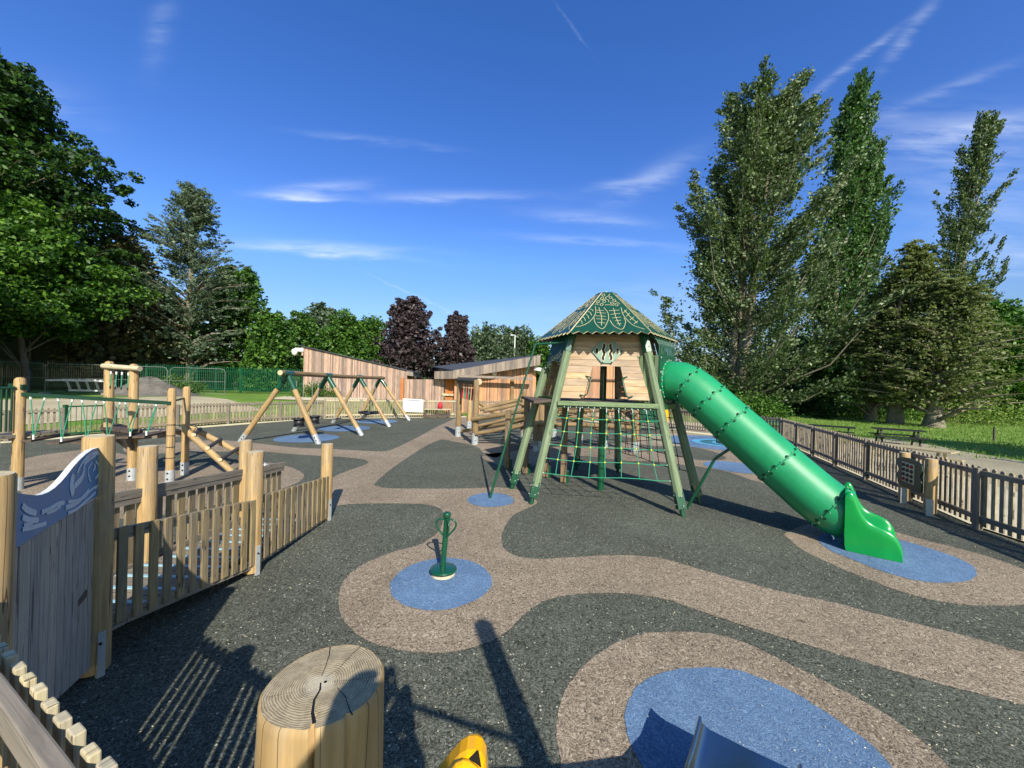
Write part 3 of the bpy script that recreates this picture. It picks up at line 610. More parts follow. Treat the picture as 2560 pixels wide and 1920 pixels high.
# ------------------------------------------------------------------ buildings
def boards(mb, quad, w, mat, th=.02, off=None, horizontal=False, gap=.006):
    """quad: bottom-left, bottom-right, top-right, top-left; vertical boards"""
    BL, BR, TR, TL = [Vector(p) for p in quad]; n = max(1, round((BR - BL).length / w)); nn = (BR - BL).cross(TL - BL).normalized()
    for i in range(n):
        a, b = i / n, (i + 1) / n - gap / w / n
        p = [BL.lerp(BR, a), BL.lerp(BR, b), TL.lerp(TR, b), TL.lerp(TR, a)]; t = random.uniform(0, .008)
        hh = (p[3] - p[0]).length; ww = (p[1] - p[0]).length
        mb.prism([q + nn * t for q in p], nn * -th, mat, [(0, 0), (ww, 0), (ww, hh), (0, hh)])
def shed_left():
    TL = AT(760, 868, 31.5); TR = AT(1018, 929, 30.6); z0 = .75
    t = thing('wooden_shed', (TL.x, TL.y, z0), 'tall wooden shed with vertical boards and a roof sloping down behind the swings', 'shed')
    BL = Vector((TL.x, TL.y, z0 - .3)); BR = Vector((TR.x, TR.y, .3)); mb = MB(); boards(mb, (BL, BR, TR, TL), .095, M['clad']); 
    back = Vector((-1.2, 7, 0)); boards(mb, (BL + back, BL, TL, TL + back), .14, M['clad']); boards(mb, (BR, BR + back, TR + back, TR), .14, M['cladorange'])
    mb.build('wall', t)
    mb = MB(); f = Vector((0.02, -.15, .04)); e0 = TL + Vector((-.35, -.15, .1)); e1 = TR + Vector((.55, -.15, -.04)); b2 = back + Vector((0, .3, 0))
    mb.prism([e0, e1, e1 + b2, e0 + b2], (0, 0, .07), M['roofing']); mb.build('roof', t)
    mb = MB(); mb.prism([TR + Vector((.02, -.1, -.3)), TR + Vector((.5, -.1, -.36)), TR + Vector((.5, -.1, -.04)), TR + Vector((.02, -.1, .05))], back * .95, M['fascia']); mb.build('eave_box', t)
    cb = MB(); q = TL + Vector((-.02, -.1, -.35)); cb.beam(q + Vector((0, 0, -.35)), q + Vector((0, 0, .3)), .12, .22, M['clad']); cb.build('corner_board', t)
    tc = thing('security_camera', q + Vector((-.1, -.1, 0)), 'white dome security camera on the left corner of the tall wooden shed', 'security camera')
    m2 = MB(); m2.beam(q + Vector((.1, -.1, .12)), q + Vector((-.55, -.15, .12)), .14, .28, M['white']); m2.build('bracket', tc)
    m2 = MB(); p = q + Vector((-.6, -.15, 0)); m2.lathe([(.02, p.z + .2), (.2, p.z + .12), (.23, p.z - .1), (.17, p.z - .3), (.02, p.z - .38)], p.x, p.y, M['white'], 14); m2.build('dome', tc)
shed_left()
def low_wall():
    a = AT(1011, 985, 30.4); b = AT(1110, 985, 29.4); t = thing('board_fence', (a.x, a.y, .4), 'low fence of vertical wooden boards joining the two sheds', 'fence')
    za, zb = AT(1011, 948, 30.4).z, AT(1110, 949, 29.4).z; mb = MB(); boards(mb, ((a.x, a.y, .1), (b.x, b.y, .1), (b.x, b.y, zb), (a.x, a.y, za)), .1, M['clad']); mb.build('board_panel', t)
    p = MB(); p.beam((a.x - .18, a.y - .05, .1), (a.x - .18, a.y - .05, za + .1), .25, .15, M['orange']); p.build('post', t)
low_wall()
def shed_right():
    Y = 29.0; FLt = AT(1137, 930, Y); FRt = AT(1341, 894, Y); t = thing('wooden_shed', (FLt.x, Y, 0), 'long wooden building with orange boards and a dark roof, left of the tower', 'shed')
    BRt = AT(1339, 890.5, 33.5); BLt = AT(1080, 918, 38.0)
    mb = MB(); boards(mb, ((FLt.x, Y, 0), (FRt.x, Y, 0), FRt, FLt), .1, M['cladorange']); boards(mb, ((FRt.x, Y, 0), (FRt.x + .1, 36, 0), (FRt.x + .1, 36, FRt.z), FRt), .14, M['cladorange']); mb.build('wall', t)
    mb = MB(); o = Vector((0, -.75, .03)); mb.prism([FLt + o, FRt + o + Vector((.25, 0, .05)), BRt, BLt], (0, 0, .08), M['roofing']); mb.build('roof', t)
    # raised felt seams
    mb = MB()
    for k in (.25, .5, .75): mb.beam(FLt.lerp(BLt, k) + Vector((0, 0, .1)), (FRt + o).lerp(BRt, k) + Vector((0, 0, .12)), .06, .03, M['blackplastic'])
    mb.build('roof_seams', t)
    mb = MB(); h = .62; boards(mb, (FLt + o + Vector((0, -.03, -h * .9)), FRt + o + Vector((.25, -.03, -h)), FRt + o + Vector((.25, -.03, .1)), FLt + o + Vector((0, -.03, .06))), .12, M['fascia']); mb.build('fascia', t)
    mb = MB(); a = AT(1090, 930, 29.6); b = FLt + o; boards(mb, ((a.x, a.y - .6, a.z - .55), (b.x, b.y - .02, b.z - .55), (b.x, b.y - .02, b.z + .02), (a.x, a.y - .6, a.z + .02)), .12, M['fascia']); mb.build('side_fascia', t)
    mb = MB(); mb.prism([(a.x, a.y - .6, a.z), (b.x, b.y, b.z), (b.x - .1, b.y + 6, b.z + .3), (a.x - .5, a.y + 6, a.z + .2)], (0, 0, .06), M['roofing']); mb.build('porch_roof', t)
    # horizontal beam, door, lights
    z = AT(1160, 943, Y - .8).z; mb = MB(); mb.beam(AT(1147, 940, Y - .8), AT(1332, 947, Y - .8), .3, .17, M['fascia']); mb.build('canopy_beam', t)
    d0 = AT(1112, 992, Y + .5); d1 = AT(1137, 946, Y + .5); mb = MB(); boards(mb, ((d0.x, d0.y, 0), (d1.x, d1.y, 0), (d1.x, d1.y, d1.z), (d0.x, d0.y, d1.z)), .1, M['orange'], .03)
    dr = mb.build('door', t); mb = MB(); mb.beam((d0.x - .2, d0.y - .1, AT(1112, 987, Y).z), (d1.x, d1.y - .1, AT(1112, 987, Y).z), .12, .16, M['pale']); mb.build('door_rail', dr)
    mb = MB(); mb.beam((d1.x + .15, d0.y - .15, 0), (d1.x + .15, d0.y - .15, d1.z), .3, .16, M['cladorange']); mb.build('door_post', t)
    for (px, py, r) in ((1236, 933, .2), (1143, 937, .1), (1330, 912, .12)):
        p = AT(px, py, Y - (.06 if r > .15 else .5)); mb = MB(); mb.ball(p, r, M['white'], 12); mb.build('wall_light', t)
    p = AT(1338, 921, Y - .3); mb = MB(); mb.beam(p, p + Vector((.5, -.25, -.1)), .3, .26, M['white']); mb.build('security_light', t)
    mb = MB(); p = AT(1281, 958, Y - .1); mb.beam((p.x, p.y, 0), (p.x, p.y, z - .05), .25, .2, M['log']); mb.build('door_frame', t)
shed_right()
def annex():
    Y = 31.; a = AT(1440, 1000, Y); b = AT(1585, 1000, Y); zt = AT(1500, 902, Y).z; t = thing('wooden_annex', (a.x, Y, 0), 'orange boarded annex visible through the doorway of the tower', 'shed')
    mb = MB(); boards(mb, ((a.x, Y, 0), (b.x, Y, 0), (b.x, Y, zt), (a.x, Y, zt)), .12, M['cladorange']); mb.prism([(a.x, Y + .05, 0), (b.x, Y + .05, 0), (b.x, Y + .05, zt), (a.x, Y + .05, zt)], (0, 5, 0), M['cladorange']); mb.build('wall', t)
    mb = MB(); z = AT(1520, 950, Y).z; mb.beam((a.x, Y - .1, z), (b.x, Y - .1, z), .18, .12, M['deck']); mb.prism([(a.x - .2, Y - .3, zt + .01), (b.x + .2, Y - .3, zt + .01), (b.x + .2, Y + 5.3, zt + .01), (a.x - .2, Y + 5.3, zt + .01)], (0, 0, .12), M['roofing']); mb.build('roof', t)
annex()
def hall():
    A = AT(-60, 815, 33); B = AT(243, 834, 34); t = thing('hall', (A.x, A.y, .8), 'flat-roofed olive hall standing in deep shade under the big tree', 'building')
    mb = MB(); a = Vector((A.x, A.y, .6)); b = Vector((B.x, B.y, .6)); za, zb = A.z, B.z
    back = Vector((-3, 9, 0))
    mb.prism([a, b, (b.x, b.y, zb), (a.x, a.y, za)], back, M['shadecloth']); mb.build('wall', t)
    mb = MB(); mb.prism([(a.x, a.y - .6, za - .05), (b.x + .7, b.y - .6, zb - .05), (b.x + .7, b.y + 9, zb - .05), (a.x, a.y + 9, za - .05)], (0, 0, .22), M['fascia']); mb.build('roof', t)
    mb = MB()
    for k in (.45, .75, 1.0): p = a.lerp(b, k); mb.beam((p.x, p.y - .05, .6), (p.x, p.y - .05, lerp(za, zb, k) - .05), .1, .08, M['fascia'])
    mb.beam((a.x, a.y - .06, 2.6), (b.x, b.y - .06, 2.5), .05, .07, M['fencetan']); mb.build('wall_battens', t)
    c0 = AT(150, 821, 36.5); c1 = AT(237, 831, 37); mb = MB(); mb.prism([c0, (c1.x, c1.y, c1.z), (c1.x, c1.y, c1.z + .55), (c0.x + .2, c0.y, c0.z + .75)], (0, 3, 0), M['fascia']); mb.build('rooftop_housing', t)
hall()
def lamp():
    b = AT(1285, 905, 62); t = thing('street_lamp', (b.x, b.y, 0), 'slim pale street lamp rising above the dark roof, in front of the conifers', 'street lamp'); tp = AT(1286.5, 838, 62)
    mb = MB(); mb.path([(b.x, b.y, 0), (b.x + .05, b.y, tp.z)], [.13, .09], M['white'], 8); mb.build('pole', t)
    mb = MB(); mb.beam((b.x + .1, b.y, tp.z), (b.x - .5, b.y, tp.z + .05), .12, .1, M['steel']); mb.lathe([(.02, tp.z + .12), (.22, tp.z + .05), (.3, tp.z - .08), (.05, tp.z - .12)], b.x - .5, b.y, M['white'], 10); mb.build('lamp_head', t)
lamp()

# ------------------------------------------------------------------ trees
def leaves_mesh(name, parent, pts, size, mat, aspect=.55, droop=0., up=.3, spread=.35, dirs=None):
    """one leaf-shaped quad (rhombus) per point"""
    n = len(pts); a = RNG.normal(size=(n, 3)); a[:, 2] = a[:, 2] * (1 - up) - droop; 
    if dirs is not None: a = a * .45 + dirs
    a /= np.linalg.norm(a, axis=1)[:, None] + 1e-9
    b = RNG.normal(size=(n, 3)); b -= (b * a).sum(1)[:, None] * a; b /= np.linalg.norm(b, axis=1)[:, None] + 1e-9
    s = size * RNG.uniform(1 - spread, 1 + spread, n)[:, None]
    off = np.array(WOFF[parent.name]['woff'])
    P = pts - off
    V = np.stack([P - a * s * .5, P + b * s * aspect * .5 - a * s * .05, P + a * s * .5, P - b * s * aspect * .5 - a * s * .05], 1).reshape(-1, 3)
    me = bpy.data.meshes.new(name); me.vertices.add(4 * n); me.vertices.foreach_set('co', V.astype(np.float32).ravel())
    me.loops.add(4 * n); me.loops.foreach_set('vertex_index', np.arange(4 * n, dtype=np.int32)); me.polygons.add(n)
    me.polygons.foreach_set('loop_start', np.arange(0, 4 * n, 4, dtype=np.int32)); me.polygons.foreach_set('loop_total', np.full(n, 4, np.int32))
    me.materials.append(mat); me.update(calc_edges=True)
    o = bpy.data.objects.new(name, me); COL.objects.link(o); o.parent = parent; return o
def interp(prof, t):
    for (t0, r0), (t1, r1) in zip(prof, prof[1:]):
        if t <= t1: return lerp(r0, r1, (t - t0) / max(1e-6, t1 - t0))
    return prof[-1][1]
def tree(name, label, base, H, prof, leaf, nclump, cr, per, ls, tr=.3, bark='bark', stems=1, lean=(0, 0), group=None, aspect=.6, conifer=False, shell=.55, squash=.7, trunk_top=.85, limbs=26, wob=.28, vis_trunk=0., upswept=0., fill=None, droop=.0, plumes=0, pl=(1.2, 1.), wind=0.):
    """prof: [(height fraction, radius in metres)...]; crown = leaf clumps spread through the crown's volume"""
    base = Vector(base); t = thing(name, base, label, 'tree', group); cl = []
    ph = [random.uniform(0, 6.28) for _ in range(6)]
    while len(cl) < nclump:
        f = random.uniform(prof[0][0], 1); r = interp(prof, f); rm = max(q[1] for q in prof)
        if random.random() > .18 + .82 * r / rm: continue
        th = random.uniform(0, 6.2832)
        k = 1 + wob * (math.sin(2 * th + ph[0] + f * 5) * .5 + math.sin(3 * th + ph[1] - f * 11) * .5 + math.sin(f * 23 + th + ph[2]) * .6)
        rr = r * max(.15, k) * (shell + (1 - shell) * random.random()) if random.random() < .75 else r * random.random()
        cl.append((base.x + lean[0] * f + rr * math.cos(th), base.y + lean[1] * f + rr * math.sin(th), base.z + H * f, .55 + .75 * random.random(), th, rr))
    mb = MB(); sm = []
    for s in range(stems):
        ox, oy = (random.uniform(-.5, .5) * (stems > 1), random.uniform(-.4, .4) * (stems > 1)); dx, dy = (random.uniform(-1.6, 1.6) * (stems > 1), random.uniform(-1, 1) * (stems > 1)); pts = []
        for i in range(9):
            f = i / 8 * trunk_top; pts.append(Vector((base.x + ox + (lean[0] + dx) * f + .12 * math.sin(i * 1.9 + s), base.y + oy + (lean[1] + dy) * f + .12 * math.sin(i * 1.3 + s), base.z - .15 + H * f)))
        rad = [tr * (1.35 if i == 0 else (1 - .88 * i / 8)) for i in range(9)]; mb.path(pts, rad, M[bark], 9); sm.append(pts)
    for k in range(limbs):
        q = cl[int(random.random() * len(cl))]; pts = sm[k % stems]; zf = (q[2] - base.z) / H / trunk_top - (.16 if not conifer else .02)
        i = max(1, min(7, int(zf * 8))); a = pts[i]; e = Vector(q[:3]); m = a.lerp(e, .5) + Vector((0, 0, (.25 if not conifer else -.1) * (e - a).length * .3))
        r0 = tr * .38 * (1 - .6 * i / 8); mb.path([a, m, e], [r0, r0 * .6, r0 * .2], M[bark], 6, cap=False)
    mb.build('trunk', t)
    if plumes:
        mbp = MB(); keep = []
        for k in range(plumes):
            th = random.uniform(0, 6.2832) if k % 5 else random.choice((0., 3.14)) + random.uniform(-.6, .6); f1 = prof[0][0] + (1 - prof[0][0]) * ((k + .5) / plumes) ** (.8); r1 = interp(prof, f1) * random.uniform(.72, 1.12)
            if random.random() < .5 and f1 < .9: r1 *= random.uniform(.35, .8)
            rise = pl[0] * r1 + pl[1]; f0 = max(.03, f1 - rise / H)
            a = Vector((base.x + lean[0] * f0, base.y + lean[1] * f0, base.z + H * f0)); e = Vector((base.x + lean[0] * f1 + r1 * math.cos(th) + wind * random.uniform(.3, 1.3), base.y + lean[1] * f1 + r1 * math.sin(th), base.z + H * f1))
            m = a.lerp(e, .5) + Vector((math.cos(th), math.sin(th), 0)) * r1 * .18 * (1 if pl[0] > .6 else -.2) + Vector((0, 0, -.1 * r1 if pl[0] > .6 else .12 * r1)); r0 = tr * .34 * (1 - .7 * f1)
            mbp.path([a, a.lerp(m, .5), m, e], [r0, r0 * .8, r0 * .55, r0 * .12], M[bark], 6, cap=False)
            n_ = max(5, int(nclump / plumes))
            for q in range(n_):
                u = .22 + .8 * (q + random.random()) / n_; p = (a * (1 - u) ** 2 + m * 2 * u * (1 - u) + e * u * u) if u <= 1 else e; sp_ = cr * (1.15 - .75 * u) * .9
                g3 = Vector((random.gauss(0, 1), random.gauss(0, 1), random.gauss(0, .7))) * sp_; keep.append((*(p + g3), (1.05 - .5 * u) * random.uniform(.7, 1.2), th, 0))
        mbp.build('branches', t); cl = keep
    cl = np.array(cl); nn = len(cl)
    g = RNG.normal(size=(nn, per, 3)); g /= np.linalg.norm(g, axis=2)[:, :, None]; g *= (RNG.uniform(.15, 1, (nn, per, 1)) ** .5) * cr * cl[:, 3][:, None, None]
    g[:, :, 2] *= squash; dirs = None
    if conifer or upswept:
        ax = np.stack([np.cos(cl[:, 4]), np.sin(cl[:, 4]), np.full(nn, upswept)], 1)[:, None, :]
        g = g * (.55 if conifer else .8) + ax * RNG.uniform(-.8, .8, (nn, per, 1)) * cr * cl[:, 3][:, None, None]
        dirs = np.repeat(ax, per, 1).reshape(-1, 3) * (1.0 if conifer else .7)
    P = (cl[:, None, :3] + g).reshape(-1, 3)
    if vis_trunk: P = P[P[:, 2] > base.z + vis_trunk]; dirs = None if dirs is None else np.repeat(ax, per, 1).reshape(-1, 3)[:len(P)]
    leaves_mesh('crown', t, P, ls, M[leaf], aspect, dirs=dirs, droop=droop)
    if fill:
        n = fill[0]; f = RNG.uniform(prof[0][0] + .02, .93, n); th = RNG.uniform(0, 6.28, n); r = np.array([interp(prof, x) for x in f]) * np.sqrt(RNG.uniform(0, .75, n)) * .85
        P = np.stack([base.x + lean[0] * f + r * np.cos(th), base.y + lean[1] * f + r * np.sin(th), base.z + H * f], 1)
        leaves_mesh('inner_crown', t, P, fill[1], M[leaf], .7)
    return t
def tp(px, Y, z=None):
    """point on the ground under image column px at depth Y"""
    x = ray(px, 960).x * Y; return (x, Y, hgt(x, Y) if z is None else z)
def H_(px, py, Y): return AT(px, py, Y).z
# left side
bx = tp(-130, 29); tree('oak_tree', 'huge dark broadleaved tree filling the left edge of the photo', bx, H_(-30, 110, 29) - .85, [(.25, 6.3), (.34, 10.4), (.45, 13.), (.58, 12.4), (.75, 9.6), (.9, 6.2), (1, 1.6)], 'oak', 2900, 1.0, 62, .3, .55, limbs=8, shell=.6, fill=(9000, .45), wob=.2, plumes=150, pl=(.55, .6))
tree('broadleaf_tree', 'bright green low-branched tree in front of the hall at the left edge', tp(60, 27.5), H_(130, 505, 27.5) - .85, [(.30, 3.0), (.42, 4.8), (.65, 5.0), (.88, 3.2), (1, .8)], 'brightoak', 260, .95, 90, .3, .22, limbs=30, fill=(5000, .4), lean=(-.6, 0), vis_trunk=3.9)
tree('dark_conifer', 'dark brownish conifer squeezed between the big oak and the tall pine', tp(300, 36), H_(300, 590, 36) - .85, [(.06, 3.6), (.3, 4.4), (.6, 3.6), (.85, 2.4), (1, .5)], 'pinebrown', 260, .9, 70, .32, .3, conifer=True, fill=(9000, .5))
tree('pine_tree', 'tall open pine with a bare pale trunk behind the green palisade fence', tp(469, 38), H_(478, 470, 38) - .85, [(.13, 4.4), (.25, 6.6), (.45, 6.6), (.62, 5.6), (.75, 3.8), (.9, 2.2), (1, .7)], 'pine', 2000, .5, 46, .2, .36, 'palebark', conifer=True, trunk_top=.97, limbs=10, shell=.5, upswept=.45, aspect=.3, vis_trunk=3.2, wob=.38, squash=.6, fill=(1800, .3), plumes=140, pl=(.3, .1))
tree('broadleaf_tree', 'dark green tree directly right of the tall pine, leaning over the fence', tp(590, 43), H_(590, 668, 43) - .85, [(.08, 4.5), (.35, 5.6), (.6, 5.0), (.85, 3.3), (1, .9)], 'midleaf', 520, .75, 65, .32, .35, fill=(3500, .45), plumes=60, pl=(.9, .8))
tree('broadleaf_tree', 'dark tree behind the pine trunk, seen over the palisade fence', tp(400, 47), H_(400, 720, 47) - .85, [(.05, 5.5), (.4, 6.5), (.8, 4.2), (1, 1)], 'darkleaf', 200, 1.2, 70, .42, .3, fill=(6000, .55))
tree('broadleaf_tree', 'pale grey-green rounded tree left of the tall shed', tp(672, 41), H_(672, 778, 41) - .85, [(.05, 2.4), (.4, 3.3), (.75, 2.8), (1, .8)], 'midleaf', 150, .8, 75, .28, .2, fill=(3500, .4), plumes=40, pl=(.9, .6))
tree('broadleaf_tree', 'mid green tree just behind the upper left corner of the tall shed', tp(750, 46), H_(745, 790, 46) - .85, [(.05, 3.5), (.4, 4.4), (.8, 3.1), (1, 1)], 'midleaf', 190, .95, 75, .32, .25, fill=(5000, .45), plumes=40, pl=(.9, .6))
tree('dark_conifer', 'dark conifer whose peak rises above the tree row behind the tall shed', tp(808, 55), H_(812, 756, 55) - .85, [(.05, 4.6), (.5, 4.6), (.8, 3.6), (1, .7)], 'pine', 210, 1.0, 65, .38, .3, conifer=True, fill=(5500, .5))
tree('broadleaf_tree', 'yellowish green tree behind the middle of the tall shed', tp(860, 50), H_(865, 785, 50) - .85, [(.05, 3.4), (.5, 4.2), (.8, 3.1), (1, 1)], 'midleaf', 180, 1.0, 75, .34, .25, fill=(5000, .45), plumes=40, pl=(.9, .6))
tree('broadleaf_tree', 'small green tree between the tree row and the big copper tree', tp(925, 56), H_(915, 795, 56) - .85, [(.05, 3), (.5, 3.4), (.8, 2.5), (1, .9)], 'midleaf', 120, .95, 70, .36, .25, fill=(3000, .5))
tree('copper_tree', 'larger of the two dark purple copper-leaved trees, with a round crown', tp(1020, 50), H_(1010, 752, 50) - .4, [(.14, 2.6), (.35, 4.3), (.6, 4.6), (.8, 3.2), (1, .9)], 'purple', 480, .65, 70, .3, .3, limbs=30, fill=(4500, .45), wob=.18, plumes=60, pl=(.8, .6))
tree('copper_tree', 'smaller pointed dark purple tree right of the big copper tree', tp(1138, 56), H_(1140, 797, 56), [(.06, 5), (.3, 4.6), (.55, 3.2), (.8, 1.9), (1, .5)], 'purple', 400, .65, 65, .32, .25, fill=(4000, .45), plumes=50, pl=(.8, .6))
tree('conifer_hedge', 'left half of the grey-green conifer clump behind the dark roof', tp(1210, 64), H_(1210, 820, 64), [(.03, 4.2), (.5, 4.2), (.85, 3.0), (1, 1.2)], 'pine', 210, 1.0, 70, .42, .25, conifer=True, upswept=.9, fill=(6000, .5))
tree('conifer_hedge', 'right half of the grey-green conifer clump, behind the street lamp', tp(1285, 66), H_(1288, 817, 66), [(.03, 4.4), (.5, 4.4), (.85, 3.4), (1, 1.4)], 'pine', 230, 1.0, 70, .42, .25, conifer=True, upswept=.9, fill=(6000, .5))
tree('broadleaf_tree', 'small pale green tree between the conifer clump and the tower', tp(1345, 62), H_(1340, 848, 62), [(.03, 2.6), (.5, 3.2), (.85, 2.2), (1, .9)], 'midleaf', 120, .9, 70, .36, .2, fill=(3000, .5))
tree('broadleaf_tree', 'green tree seen through the gap between tower and slide', tp(1600, 60), H_(1600, 905, 60), [(.03, 5), (.5, 5), (.85, 3.5), (1, 1)], 'darkleaf', 130, 1.2, 70, .42, .2, fill=(3500, .55))
# right side
tree('poplar_tree', 'broad many-stemmed grey-leaved poplar, tallest tree right of the tower', tp(1835, 37), H_(1870, 190, 37), [(.02, 5.2), (.12, 7.6), (.27, 9.4), (.4, 8.4), (.55, 7.4), (.72, 6.4), (.88, 4.6), (1, 2.6)], 'greyleaf', 2500, .85, 62, .25, .42, 'palebark', stems=4, limbs=10, shell=.35, wob=.36, upswept=.7, squash=.9, lean=(2.0, 0), fill=(3500, .3), plumes=125, pl=(1.1, 2.2), wind=1.3)
tree('poplar_tree', 'narrow dark Lombardy poplar with twin peaks, middle of the three tall trees', tp(2062, 42), H_(2135, 190, 42), [(.02, 3.6), (.3, 4.0), (.55, 3.8), (.7, 2.9), (.85, 1.9), (1, .5)], 'poplarleaf', 900, .62, 62, .27, .4, 'palebark', stems=2, limbs=6, shell=.4, upswept=1.6, squash=1.3, wob=.16, lean=(2.4, 0), fill=(5000, .36), plumes=90, pl=(2.4, 2.0), wind=.9)
tree('poplar_tree', 'lower shoulder of dark poplar growth right of the twin-peaked poplar', tp(2140, 43), H_(2185, 345, 43), [(.02, 2.4), (.4, 2.7), (.75, 2.0), (1, .6)], 'poplarleaf', 400, .6, 60, .28, .25, 'palebark', limbs=4, shell=.4, upswept=1.6, squash=1.3, lean=(1.2, 0), wob=.16, fill=(2500, .36), plumes=45, pl=(2.4, 1.6), wind=.9)
tree('poplar_tree', 'slender airy poplar standing apart at the right, above the cypresses', tp(2345, 45), H_(2425, 280, 45), [(.2, 2.2), (.4, 3.7), (.6, 3.3), (.75, 2.7), (.9, 1.7), (1, .5)], 'greyleaf', 620, .55, 50, .26, .35, 'palebark', stems=2, limbs=6, shell=.2, upswept=1.5, squash=1.2, wob=.2, lean=(4.0, 0), fill=(800, .3), plumes=75, pl=(2.0, 1.8), wind=1.1)
tree('cypress_tree', 'olive cypress with a leaning bare trunk, leftmost of the cypresses', tp(2178, 32.5), H_(2200, 700, 32.5), [(.12, 3.6), (.3, 4.5), (.6, 4.1), (.85, 2.2), (1, .7)], 'yew', 1000, .5, 80, .14, .33, 'palebark', conifer=True, limbs=8, droop=.2, lean=(1.6, 0), vis_trunk=1.6, fill=(5000, .2), squash=.5, plumes=110, pl=(.35, .2), wind=.2)
tree('cypress_tree', 'olive cypress with two thick trunks, middle of the cypress group', tp(2238, 30), H_(2290, 610, 30), [(.12, 3.6), (.3, 4.5), (.6, 4.1), (.85, 2.2), (1, .7)], 'yew', 1000, .5, 80, .14, .32, 'palebark', stems=2, conifer=True, limbs=8, droop=.2, lean=(1.5, 0), vis_trunk=1.7, fill=(5000, .2), squash=.5, plumes=110, pl=(.35, .2), wind=.2)
tree('cypress_tree', 'brown-green cypress on a stout flared trunk, rightmost of the cypresses', tp(2335, 27.5), H_(2370, 700, 27.5), [(.12, 3.6), (.3, 4.5), (.6, 4.1), (.85, 2.2), (1, .7)], 'yew', 1000, .5, 80, .14, .5, 'palebark', conifer=True, limbs=8, droop=.2, lean=(1.2, 0), vis_trunk=1.9, fill=(5000, .2), squash=.5, plumes=110, pl=(.35, .2), wind=.2)
tree('broadleaf_tree', 'green tree at the right edge behind the meadow', tp(2490, 38), H_(2480, 765, 38), [(.02, 4), (.4, 4.4), (.8, 3.2), (1, 1)], 'midleaf', 230, 1.05, 75, .34, .3, fill=(7000, .5))
tree('broadleaf_tree', 'darker green tree cut off by the right edge of the photo', tp(2620, 42), H_(2560, 790, 42), [(.02, 5), (.4, 5.6), (.8, 4.2), (1, 1)], 'midleaf', 250, 1.1, 70, .38, .3, fill=(7000, .5))
tree('broadleaf_tree', 'dark undergrowth tree behind the foot of the broad poplar', tp(1990, 50), H_(1990, 850, 50), [(.02, 5), (.5, 5.4), (.85, 4.0), (1, 1.5)], 'darkleaf', 200, 1.2, 65, .45, .3, fill=(8000, .6))
tree('broadleaf_tree', 'dark undergrowth tree behind the middle cypress', tp(2150, 52), H_(2150, 820, 52), [(.02, 6), (.5, 6.4), (.85, 4.0), (1, 1.5)], 'darkleaf', 220, 1.3, 65, .45, .3, fill=(8000, .6))
tree('broadleaf_tree', 'dark undergrowth tree filling the gap between the two right-hand cypresses', tp(2330, 54), H_(2330, 800, 54), [(.02, 7), (.5, 7), (.85, 5.0), (1, 1.5)], 'darkleaf', 220, 1.4, 65, .45, .3, fill=(8000, .6))
tree('ivy_trunk', 'narrow ivy-covered trunk standing in the grass right of the broad poplar', tp(2066, 33), H_(2080, 880, 33), [(.0, .5), (.4, .75), (.8, 1.2), (1, .8)], 'darkleaf', 110, .42, 75, .2, .2, limbs=4, fill=(1500, .25))
def shrub(label, px, Y, w, h, leaf='midleaf', n=60, ls=.16, name='shrub'):
    x, y, z = tp(px, Y); t = thing(name, (x, y, z), label, 'shrub'); P = []
    mb = MB()
    for k in range(n):
        a = random.uniform(0, 6.28); r = w * math.sqrt(random.random()); hh = h * random.uniform(.1, 1) * (1 - .6 * (r / w) ** 2); P.append((x + r * math.cos(a), y + r * math.sin(a) * .7, z + hh))
        if k % 6 == 0: mb.path([(x + r * .2 * math.cos(a), y, z), P[-1]], [.03, .008], M['bark'], 5, cap=False)
    mb.build('stems', t); P = np.array(P); g = RNG.normal(size=(n, 60, 3)) * w * .16; leaves_mesh('foliage', t, (P[:, None, :] + g).reshape(-1, 3), ls, M[leaf], .6)
tree('broadleaf_tree', 'unseen tree added outside the left edge to shade the hall', (-37, 17, .8), 14, [(.15, 4), (.5, 5.5), (.8, 4.2), (1, 1)], 'darkleaf', 150, 1.4, 60, .5, .3, fill=(6000, .6))  # added out of frame to throw shade on the hall
tree('broadleaf_tree', 'unseen tree added outside the left edge to shade the mesh fence', (-29.5, 15.5, .8), 12.5, [(.15, 3.4), (.5, 4.6), (.8, 3.4), (1, 1)], 'darkleaf', 150, 1.3, 60, .5, .3, fill=(6000, .6))  # placed out of frame for the shade it casts on the mesh panels
tree('broadleaf_tree', 'large unseen tree added outside the left edge behind the off-frame pair for shade', (-47, 22, .8), 17, [(.15, 4), (.5, 6.5), (.8, 5), (1, 1)], 'darkleaf', 170, 1.5, 60, .55, .3, fill=(7000, .65))  # further unseen shade caster, added for the dark left side
tree('broadleaf_tree', 'tree outside the right edge that shades the picnic lawn', (26.5, 2.5, 0), 12, [(.15, 3.4), (.5, 4.8), (.8, 3.6), (1, 1)], 'darkleaf', 150, 1.3, 60, .5, .3, fill=(6000, .6))
shrub('bushy green shrubs at the foot of the broad poplar, above the slide', 1800, 34, 3.2, 2.6, 'midleaf', 110, .2)
shrub('low bright bush under the broad poplar, right beside the tube slide', 1895, 33, 2.3, 1.5, 'midleaf', 80, .17)
shrub('dark bush behind the tube slide, left of the poplar trunk', 1715, 36, 3.2, 4.4, 'greyleaf', 130, .22)
shrub('thicket between the broad poplar and the dark poplar', 1985, 40, 3.6, 3.0, 'darkleaf', 100, .22)
shrub('low undergrowth behind the cypress trunks', 2200, 36, 3.5, 1.8, 'midleaf', 90, .2)
shrub('cow parsley clump in the meadow by the right-hand trees', 2440, 33, 5.0, 1.0, 'blade', 90, .16)
shrub('weeds against the base of the tall wooden shed', 790, 30.5, 1.6, .8, 'midleaf', 50, .13)
